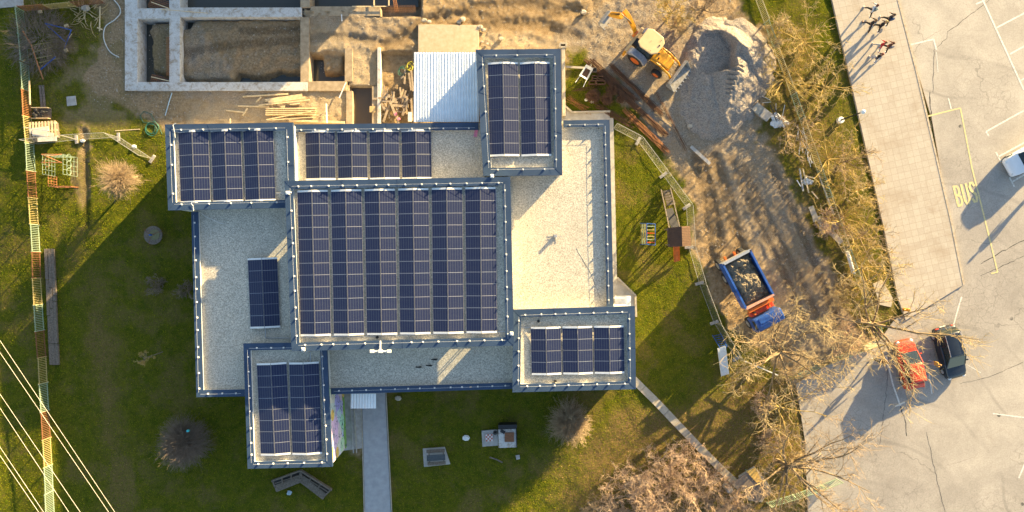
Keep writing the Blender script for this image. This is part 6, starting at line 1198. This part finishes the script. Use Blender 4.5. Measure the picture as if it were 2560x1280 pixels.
c = W(2098, 302, 0); t = thing('street_lamp', 'slim street lamp with white globe leaning over the pavement from the grass', 'street lamp', c); MB().cyl((0, 0, 0), .26, .35, 16).build('base', m_whiteplastic, t, bevel=.02); MB().tube((0, 0, .3), (.15, 0, 3.1), .06, .045, 12).build('pole', m_dark, t); MB().ell((.16, 0, 3.22), (.18, .18, .2), 16, 10).build('lamp_globe', m_whiteplastic, t, smooth=True)
# power cables, high above the lawn
m_cable = mat('weathered_cable', (.55, .50, .40), .5)
for i, (a, b) in enumerate((((-40, 792), (300, 1300)), ((-40, 823), (285, 1300)), ((-40, 927), (214, 1300)), ((-40, 960), (185, 1300)), ((-40, 1058), (122, 1300)), ((-40, 1080), (110, 1300)))):
    A = W(*a, 9.5 - .4 * (i % 2)); B = W(*b, 9.5 - .4 * (i % 2)); m = MB(); m.path([A.lerp(B, k / 10)  for k in range(11)], .012, 6); single('power_cable', m, m_cable, '%s overhead cable from the right across the bottom left lawn' % ORD[i], 'cable', group='overhead cables across the bottom left corner')
# entrance shelter at the bottom
o0 = W(1888, 1215, 0); off = o0; t = thing('entrance_shelter', 'small shelter with brown roof and yellow corner panel where the footpath meets the street', 'shelter', o0)
MB().prism(wpoly([(1838, 1203), (1872, 1178), (1930, 1232), (1890, 1258)], 2.3), 2.24, 2.3).build('roof', mat('brown_roof_sheet', (.20, .15, .11), .7, c2=(.13, .10, .08)), t, off=off); MB().prism(wpoly([(1866, 1178), (1888, 1169), (1907, 1203), (1892, 1207), (1876, 1190)], 2.35), 2.31, 2.35).build('corner_panel', mat('golden_panel', (.60, .38, .10), .6), t, off=off)
for x, y in ((1842, 1203), (1872, 1182), (1924, 1232), (1890, 1253)): MB().beam(W(x - 8, y - 8, 0), W(x, y, 2.24), .08, .08).build('post', m_teal, t, off=off)
MB().beam(W(1890, 1190, .9), W(1930, 1232, .9), .05, .4).build('side_rail', m_teal, t, off=off)
c = W(1814, 1214, 0); m = MB(); m.tube(c, c + Vector((0, 0, .9)), .25, .27, 16); m.ell(c + Vector((0, 0, .92)), (.28, .28, .12), 14, 6); single('litter_bin', m, m_steel, 'round grey litter bin at the lower end of the footpath', 'bin')
# off-frame neighbour house whose roof shades the building site
nb = thing('neighbour_house', 'plain rendered house beyond the top edge whose shadow covers the building site', 'house', W(880, -560, 0)); off = W(880, -560, 0)
hp = [W(x, y, 0) for x, y in ((560, -720), (1258, -728), (1262, -384), (564, -374))]; MB().prism(hp, 0, 5.9).build('wall', m_wall, nb, off=off); MB().prism([(p[0], p[1]) for p in inset([(p.x, p.y) for p in hp], -.3, True)], 5.9, 6.1).build('roof', m_cap, nb, off=off)
for i in range(9): win(nb, (hp[3].x + (hp[2].x - hp[3].x) * (i + .5) / 9, hp[3].y + (hp[2].y - hp[3].y) * (i + .5) / 9, 1.7), 1.4, 1.3, 0, off); win(nb, (hp[3].x + (hp[2].x - hp[3].x) * (i + .5) / 9, hp[3].y + (hp[2].y - hp[3].y) * (i + .5) / 9, 4.4), 1.4, 1.3, 0, off)
structure(MB().prism(wpoly([(-60, 2), (58, -2), (60, 16), (-60, 24)]), -.1, .06).build('path', m_conc))
# ---------------- trees and shrubs ----------------
def grow(base, height, spread, rng, trunk_h=.3, limbs=7, k2=7, k3=7, k4=5, r0=.14, twr=.010, up=.5, lean=(0, 0), wig=.22, curl=0):
    thick = []; thin = []; base = Vector(base)
    def seg(lst, p, d, L, ra, rb, n, w, u):
        pts = [(p.copy(), ra)]; 
        for i in range(n):
            d = (d + Vector((rng.gauss(0, w), rng.gauss(0, w), rng.gauss(0, w * .7) + u * .12))).normalized(); q = p + d * L / n; r1 = ra + (rb - ra) * (i + 1) / n; lst.append([*p, *q, ra + (rb - ra) * i / n, r1]); p = q; pts.append((p.copy(), r1, d.copy()))
        return pts, d
    tp = base + Vector((lean[0] * trunk_h, lean[1] * trunk_h, height * trunk_h)); p, d = seg(thick, base - Vector((0, 0, .1)), (tp - base).normalized(), (tp - base).length + .1, r0, r0 * .8, 4, .04, 0); ctr = p[-1][0]
    hr = height * (1 - trunk_h)
    for i in range(limbs):
        a = 2 * math.pi * (i + rng.uniform(-.3, .3)) / limbs; el = rng.uniform(.25, 1.1) * up * 1.6; d = Vector((math.cos(a) + lean[0] * .15, math.sin(a) + lean[1] * .15, el)).normalized(); L = rng.uniform(.75, 1.05) * spread / max(.45, math.hypot(d.x, d.y)); L = min(L, math.hypot(spread, hr) * 1.05)
        P, _ = seg(thick, ctr - Vector((0, 0, rng.uniform(0, height * trunk_h * .4))), d, L, r0 * .55, r0 * .10, 7, wig * .6, .3)
        for j in range(k2):
            f = .18 + .82 * (j + rng.random()) / k2; q = P[min(len(P) - 1, max(1, int(f * (len(P) - 1) + .5)))]; dd = (q[2] + Vector((rng.gauss(0, .75), rng.gauss(0, .75), rng.gauss(.15, .4)))).normalized(); L2 = L * rng.uniform(.28, .48) * (1.15 - .4 * f)
            P2, _ = seg(thick, q[0], dd, L2, max(.016, q[1] * .6), .012, 5, wig, .3)
            for k in range(k3):
                q2 = P2[rng.randint(1, len(P2) - 1)]; d3 = (q2[2] + Vector((rng.gauss(0, .7), rng.gauss(0, .7), rng.gauss(.1, .5)))).normalized(); L3 = L2 * rng.uniform(.35, .65)
                P3, _ = seg(thin, q2[0], d3, L3, twr * 1.25, twr, 4, wig * 1.2, .3)
                for l in range(k4):
                    q3 = P3[rng.randint(1, len(P3) - 1)]; d4 = (q3[2] + Vector((rng.gauss(0, .8), rng.gauss(0, .8), rng.gauss(.1, .5)))).normalized(); seg(thin, q3[0], d4, L3 * rng.uniform(.35, .7), twr, twr * .6, 2, wig * 1.3, .2)
    return thick, thin
def bark(name, c, c2): return mat(name, c, .85, c2=c2, sc_=2.5, bump=.2)
b_yel = bark('yellow_twig', (.50, .38, .14), (.38, .25, .05)); b_pale = bark('straw_twig', (.52, .42, .24), (.38, .27, .11)); b_trunk = bark('grey_brown_bark', (.30, .22, .12), (.16, .11, .06)); b_red = bark('red_brown_twig', (.60, .43, .29), (.42, .28, .18)); b_grey = bark('grey_twig', (.26, .20, .15), (.15, .115, .085)); b_tan = bark('tan_twig', (.42, .31, .19), (.28, .20, .12))
def tree(label, px, py, rpx, h, seed, twig=b_pale, trunk=b_trunk, name='bare_tree', base=None, cat='tree', group=None, **kw):
    """px,py: crown centre in the picture at mid-crown height; base straight below unless given"""
    c = W(px, py, h * .6); b = Vector((c.x, c.y, 0)) if base is None else W(*base, 0); lean = (c.x - b.x, c.y - b.y); b.z = -.02
    thick, thin = grow(b, h, rpx * (CAMZ - h * .6) / FPX, random.Random(seed), lean=lean, **kw); t = thing(name, label, cat, b, 0, group)
    seg_mesh('trunk', thick, trunk, t, b, 5); seg_mesh('twigs', thin, twig, t, b, 3); return t
YG = 'yellow twigged willows between the track and the pavement'
tree('yellow twigged willow nearest the gravel mound, its limbs spreading left', 1972, 190, 95, 1.8, 1, b_yel, b_yel, group=YG, limbs=9, k2=5, k3=5, k4=3, r0=.10, twr=.010)
tree('pale straw coloured willow at the top of the row above the yellow ones', 2015, 100, 85, 1.4, 2, b_pale, b_yel, group=YG, limbs=8, k2=5, k3=4, k4=3, r0=.07, twr=.009)
tree('yellow willow reaching the pavement edge opposite the lowest walker', 2068, 215, 80, 1.4, 3, b_pale, b_yel, group=YG, limbs=8, k2=5, k3=4, k4=3, r0=.07, twr=.009)
tree('bushy willow left of the street lamp above the silver scrap', 1985, 335, 70, 1.2, 4, b_tan, b_yel, group=YG, limbs=8, k2=6, k3=5, k4=3, r0=.07, twr=.011)
tree('dense yellow willow just below the street lamp', 2080, 395, 92, 1.5, 5, b_yel, b_yel, group=YG, limbs=8, k2=5, k3=4, k4=3, r0=.08, twr=.010)
tree('willow whose fine twigs overhang the slabs below the street lamp', 2150, 400, 78, 1.5, 6, b_tan, b_trunk, group=YG, base=(2095, 405), limbs=7, k2=5, k3=5, k4=3, r0=.08, twr=.009)
tree('yellow willow over the bent line of pale boards', 2115, 545, 88, 1.5, 7, b_yel, b_yel, group=YG, limbs=8, k2=5, k3=4, k4=3, r0=.08, twr=.010)
tree('willow with twigs over the slabs level with the bus lettering', 2185, 590, 80, 1.5, 8, b_tan, b_trunk, group=YG, base=(2130, 600), limbs=7, k2=5, k3=5, k4=3, r0=.08, twr=.009)
tree('yellow willow beside the thick white pipe', 2165, 670, 75, 1.4, 9, b_yel, b_yel, group=YG, limbs=8, k2=5, k3=4, k4=3, r0=.07, twr=.010)
tree('lowest willow of the row above the broken slab', 2170, 475, 60, 1.5, 10, b_pale, b_yel, group=YG, base=(2125, 480), limbs=7, k2=5, k3=5, k4=3, r0=.07, twr=.010)
tree('tall bare tree spreading long limbs over the red car and the pavement corner', 2250, 830, 185, 8.5, 11, b_pale, b_trunk, base=(2150, 800), limbs=9, k2=7, k3=5, k4=4, r0=.20, twr=.011, trunk_h=.3)
tree('wide bare tree with yellow grey twigs reaching over the blue truck cab', 1990, 915, 170, 7.5, 12, b_pale, b_trunk, base=(1935, 870), limbs=10, k2=7, k3=5, k4=4, r0=.18, twr=.011, trunk_h=.28)
tree('bare tree at the lower right spreading dark limbs over the asphalt', 2065, 1215, 185, 8.0, 13, b_tan, b_trunk, base=(1940, 1150), limbs=10, k2=7, k3=6, k4=4, r0=.20, twr=.011, trunk_h=.25)
tree('thin bare tree between the footpath and the road edge', 1960, 1040, 110, 6.0, 14, b_tan, b_yel, base=(1930, 1005), limbs=7, k2=5, k3=4, k4=3, r0=.10, twr=.010)
tree('small yellow bare tree at the top edge above the digger', 1690, 15, 55, 4.2, 15, b_yel, b_yel, limbs=7, k2=6, k3=6, k4=5, r0=.08, twr=.012); tree('straggly bare tree at the top edge right of the digger', 1775, 5, 60, 4.6, 16, b_tan, b_trunk, limbs=7, k2=6, k3=7, k4=5, r0=.08, twr=.011); tree('low willow scrub at the upper end of the fence', 1950, 75, 45, 2.6, 17, b_pale, b_yel, limbs=7, k2=7, k3=7, k4=5, r0=.05, twr=.010)
GB = 'reddish brown bushes along the bottom edge'
for i, (x, y, r, h, lab) in enumerate([(1560, 1240, 75, 2.4, 'leftmost of the red brown bushes at the bottom edge'), (1640, 1195, 80, 2.8, 'red brown bush above its neighbours near the centre of the thicket'), (1715, 1170, 70, 2.8, 'red brown bush touching the upper side of the footpath'), (1690, 1265, 85, 3.0, 'large red brown bush cut by the bottom edge'), (1780, 1225, 70, 2.8, 'red brown bush left of the litter bin'), (1610, 1290, 70, 2.6, 'red brown bush low at the bottom edge between two larger ones'), (1500, 1275, 45, 1.8, 'small thin bush at the left end of the thicket'), (1830, 1280, 70, 2.8, 'bush below the entrance shelter')]):
    tree(lab, x, y, r, h, 30 + i, b_red if i != 6 else b_tan, b_tan, name='bare_bush', cat='bush', group=GB, limbs=14, k2=6, k3=6, k4=3, r0=.03, twr=.010, trunk_h=.06, up=.8)
for i, (x, y, r, h, lab) in enumerate([(1905, 1010, 35, 1.0, 'low brown scrub under the wide bare tree'), (1930, 1105, 35, 1.0, 'low brown scrub left of the lower road edge'), (1990, 1150, 35, 1.2, 'low scrub touching the asphalt edge'), (2125, 850, 60, 1.8, 'brown scrub below the broken slab'), (2100, 740, 45, 1.5, 'scrub at the lower right edge of the track'), (1700, 60, 30, 1.2, 'small scrub at the top right of the digger'), (390, 712, 24, .7, 'purple brown low shrub in the shade west of the building'), (462, 727, 22, .7, 'low shrub close to the west wall'), (2070, 560, 40, 1.2, 'reddish scrub between the pale boards and the willows')]):
    tree(lab, x, y, r, h, 60 + i, b_grey if i in (6, 7) else b_red if i in (0, 1, 3, 8) else b_pale, b_tan, name='scrub', cat='shrub', limbs=12, k2=6, k3=5, k4=4, r0=.03, twr=.009, trunk_h=.05, up=.7)
def ball_tree(label, cx, cy, r, h, base, n, tw, seed):
    rg = random.Random(seed); c = W(cx, cy, h); b = W(*base, 0); t = thing('ball_tree', label, 'tree', b); S = [[*b, *(b.lerp(c, .5)), .09, .08], [*(b.lerp(c, .5)), *(c - Vector((0, 0, r * .3))), .08, .09]]; seg_mesh('trunk', S, b_pale, t, b, 10); T = []; c0 = c - Vector((0, 0, r * .3))
    for i in range(n):
        d = Vector((rg.gauss(0, 1), rg.gauss(0, 1), rg.gauss(.25, .8))).normalized(); d.z *= (1 if h > 2 else .6); L = r * rg.uniform(.70, 1.05) * (1 + .10 * math.sin(3 * math.atan2(d.y, d.x) + seed) + .07 * math.sin(5 * math.atan2(d.y, d.x) + 2 * seed)); p = c0 + Vector((rg.gauss(0, .12), rg.gauss(0, .12), rg.gauss(0, .15))) * r; nb = 4; dd = d.copy()
        for k in range(nb):
            dd = (dd + Vector((rg.gauss(0, .2), rg.gauss(0, .2), rg.gauss(0, .2)))).normalized(); q = p + dd * L / nb; T.append([*p, *q, .011 - .0015 * k, .011 - .0015 * (k + 1)])
            if k > 0:
                for _ in range(2): e = (dd + Vector((rg.gauss(0, .4), rg.gauss(0, .4), rg.gauss(0, .4)))).normalized(); T.append([*q, *(q + e * L * .28), .007, .005])
            p = q
    seg_mesh('twigs', T, tw, t, b, 3); return t
ball_tree('sunlit tan ball shaped bare tree with pale trunk on the left lawn', 290, 447, 1.32, 2.5, (343, 442), 650, b_tan, 1); ball_tree('large grey ball shaped bare tree in the shade of the lower left lawn', 454, 1110, 1.7, 1.5, (470, 1099), 1150, b_grey, 2); ball_tree('grey brown ball shaped bare tree on the south lawn at the shadow edge', 1425, 1060, 1.5, 1.4, (1422, 1050), 800, b_tan, 3)
single('bird_box', MB().box(W(470, 1077, 2.3), (.16, .14, .2)), mat('turquoise_plastic', (.05, .5, .55), .5), 'tiny turquoise box in the large grey ball tree', 'bird box')
tree('tiny young tree with a few sunlit twigs standing in the west lawn shade', 352, 902, 20, 2.9, 90, b_yel, b_grey, base=(408, 879), limbs=7, k2=5, k3=5, k4=4, r0=.035, twr=.011, trunk_h=.6)
# heap of cut branches at the top left
def brush():
    rg = random.Random(4); S = []; o0 = W(100, 105, 0)
    for i in range(950):
        a = rg.uniform(0, 6.28); q = rg.random() ** .6; x = 100 + 66 * q * math.cos(a); y = 100 + 72 * q * math.sin(a); z = .75 * (1 - q * q) + rg.uniform(.05, .35); a2 = a + rg.gauss(0, .7); p = W(x, y, z); d = Vector((math.cos(a2), -math.sin(a2), rg.gauss(.05, .25))).normalized(); L = rg.uniform(.5, 1.3); r = rg.choice((.008, .010, .012, .02))
        for k in range(3):
            d = (d + Vector((rg.gauss(0, .22), rg.gauss(0, .22), rg.gauss(0, .15)))).normalized(); q_ = p + d * L / 3; S.append([*p, *q_, r, r * .8]); e = (d + Vector((rg.gauss(0, .6), rg.gauss(0, .6), rg.gauss(.1, .4)))).normalized(); S.append([*q_, *(q_ + e * L * .3), r * .7, r * .4]); p = q_; r *= .8
    o = seg_mesh('brushwood_pile', S, b_grey, None, o0, 3); o.location = o0; tag(o, 'wide heap of cut grey brown branches over the fence at the top left', 'brushwood')
    T = []; 
    for i in range(26):
        a = rg.uniform(0, 6.28); x = rg.uniform(185, 240); y = rg.uniform(10, 55); p = W(x, y, .1); d = Vector((math.cos(a), math.sin(a), 0))
        for k in range(4): d = (d + Vector((rg.gauss(0, .4), rg.gauss(0, .4), 0))).normalized(); q_ = p + d * .35; T.append([*p, *q_, .03 - .004 * k, .03 - .004 * (k + 1)]); p = q_
    c = W(212, 32, 0); o = seg_mesh('root_pieces', T, b_pale, None, c, 5); o.location = c; tag(o, 'pale twisted roots and sticks scattered right of the brushwood', 'roots', kind='stuff')
brush()
# ---------------- grass tufts, leaf litter ----------------
def tufts(name, n, test, hmin, hmax, mt, label, box=(-40, -30, 2600, 1310), w=.026, seed=1, flat=1.3):
    rr = np.random.RandomState(seed); xs = rr.uniform(box[0], box[2], n); ys = rr.uniform(box[1], box[3], n); ok = test(xs, ys, rr.rand(n)); xs = xs[ok]; ys = ys[ok]; zs = ground_h(xs, ys); k = (CAMZ - zs) / FPX; X = (xs - 1280) * k; Y = (640 - ys) * k; m = len(X)
    a = rr.uniform(0, 6.28, m); h = rr.uniform(hmin, hmax, m); ww = w * rr.uniform(.6, 1.5, m); le = rr.uniform(.2, flat, m) * h; b = a + rr.uniform(1.2, 1.9, m); c = np.stack([X, Y, zs - .01], -1); sx = np.stack([np.cos(a), np.sin(a), 0 * a], -1) * ww[:, None]; tip = c + np.stack([np.cos(b) * le, np.sin(b) * le, h], -1)
    V = np.stack([c - sx, c + sx, tip], 1).reshape(-1, 3); F = np.arange(m * 3).reshape(-1, 3); me = np_mesh(name, V, F); me.materials.append(mt); o = bpy.data.objects.new(name, me); COL.objects.link(o); o['kind'] = 'stuff'; o['label'] = label; o['category'] = 'grass' if 'grass' in name else 'leaves'; return o
def leafm(name, c1, c2, tr=.35):
    t = NT(name); inf = t.noise(3.0, 3, .7); col = t.mix(t.ramp(inf, .35, .65), c1, c2); t.out(col, .9, None, None, .05); tl = t.n('ShaderNodeBsdfTranslucent'); t.l(col, tl.inputs[0]); mx = t.n('ShaderNodeMixShader'); mx.inputs[0].default_value = tr; t.l(t.b.outputs[0], mx.inputs[1]); t.l(tl.outputs[0], mx.inputs[2]); t.l(mx.outputs[0], t.t.nodes['Material Output'].inputs[0]); return t.m
def grassy(x, y, r):
    mk = masks(x, y); return notbld(x, y) & (mk[0] * 1.1 + mk[2] * .35 < r * .9) & ~((x > 900) & (x < 985) & (y > 960)) & ~((x > 836) & (x < 908) & (y > 960) & (y < 1128))
def drynes(x, y, r): mk = masks(x, y); return notbld(x, y) & (mk[2] * (1 - mk[0]) > .25 + r * .6) & (sdf(x, y, [(1575, 925), (1650, 990), (1760, 1105), (1870, 1210), (1830, 1225), (1560, 960)]) > 3)
tufts('grass', 760000, grassy, .02, .06, leafm('grass_blade', (.10, .19, .004), (.40, .37, .014)), 'short winter grass of the lawns')
tufts('dry_grass', 90000, grassy, .02, .06, leafm('dry_grass_blade', (.28, .23, .03), (.40, .32, .05)), 'yellowed blades among the lawn grass', seed=3)
tufts('fallen_leaves', 130000, drynes, .012, .06, leafm('fallen_leaf', (.22, .13, .05), (.42, .28, .13), .15), 'brown fallen leaves under the trees', seed=2, w=.035, flat=2.0)
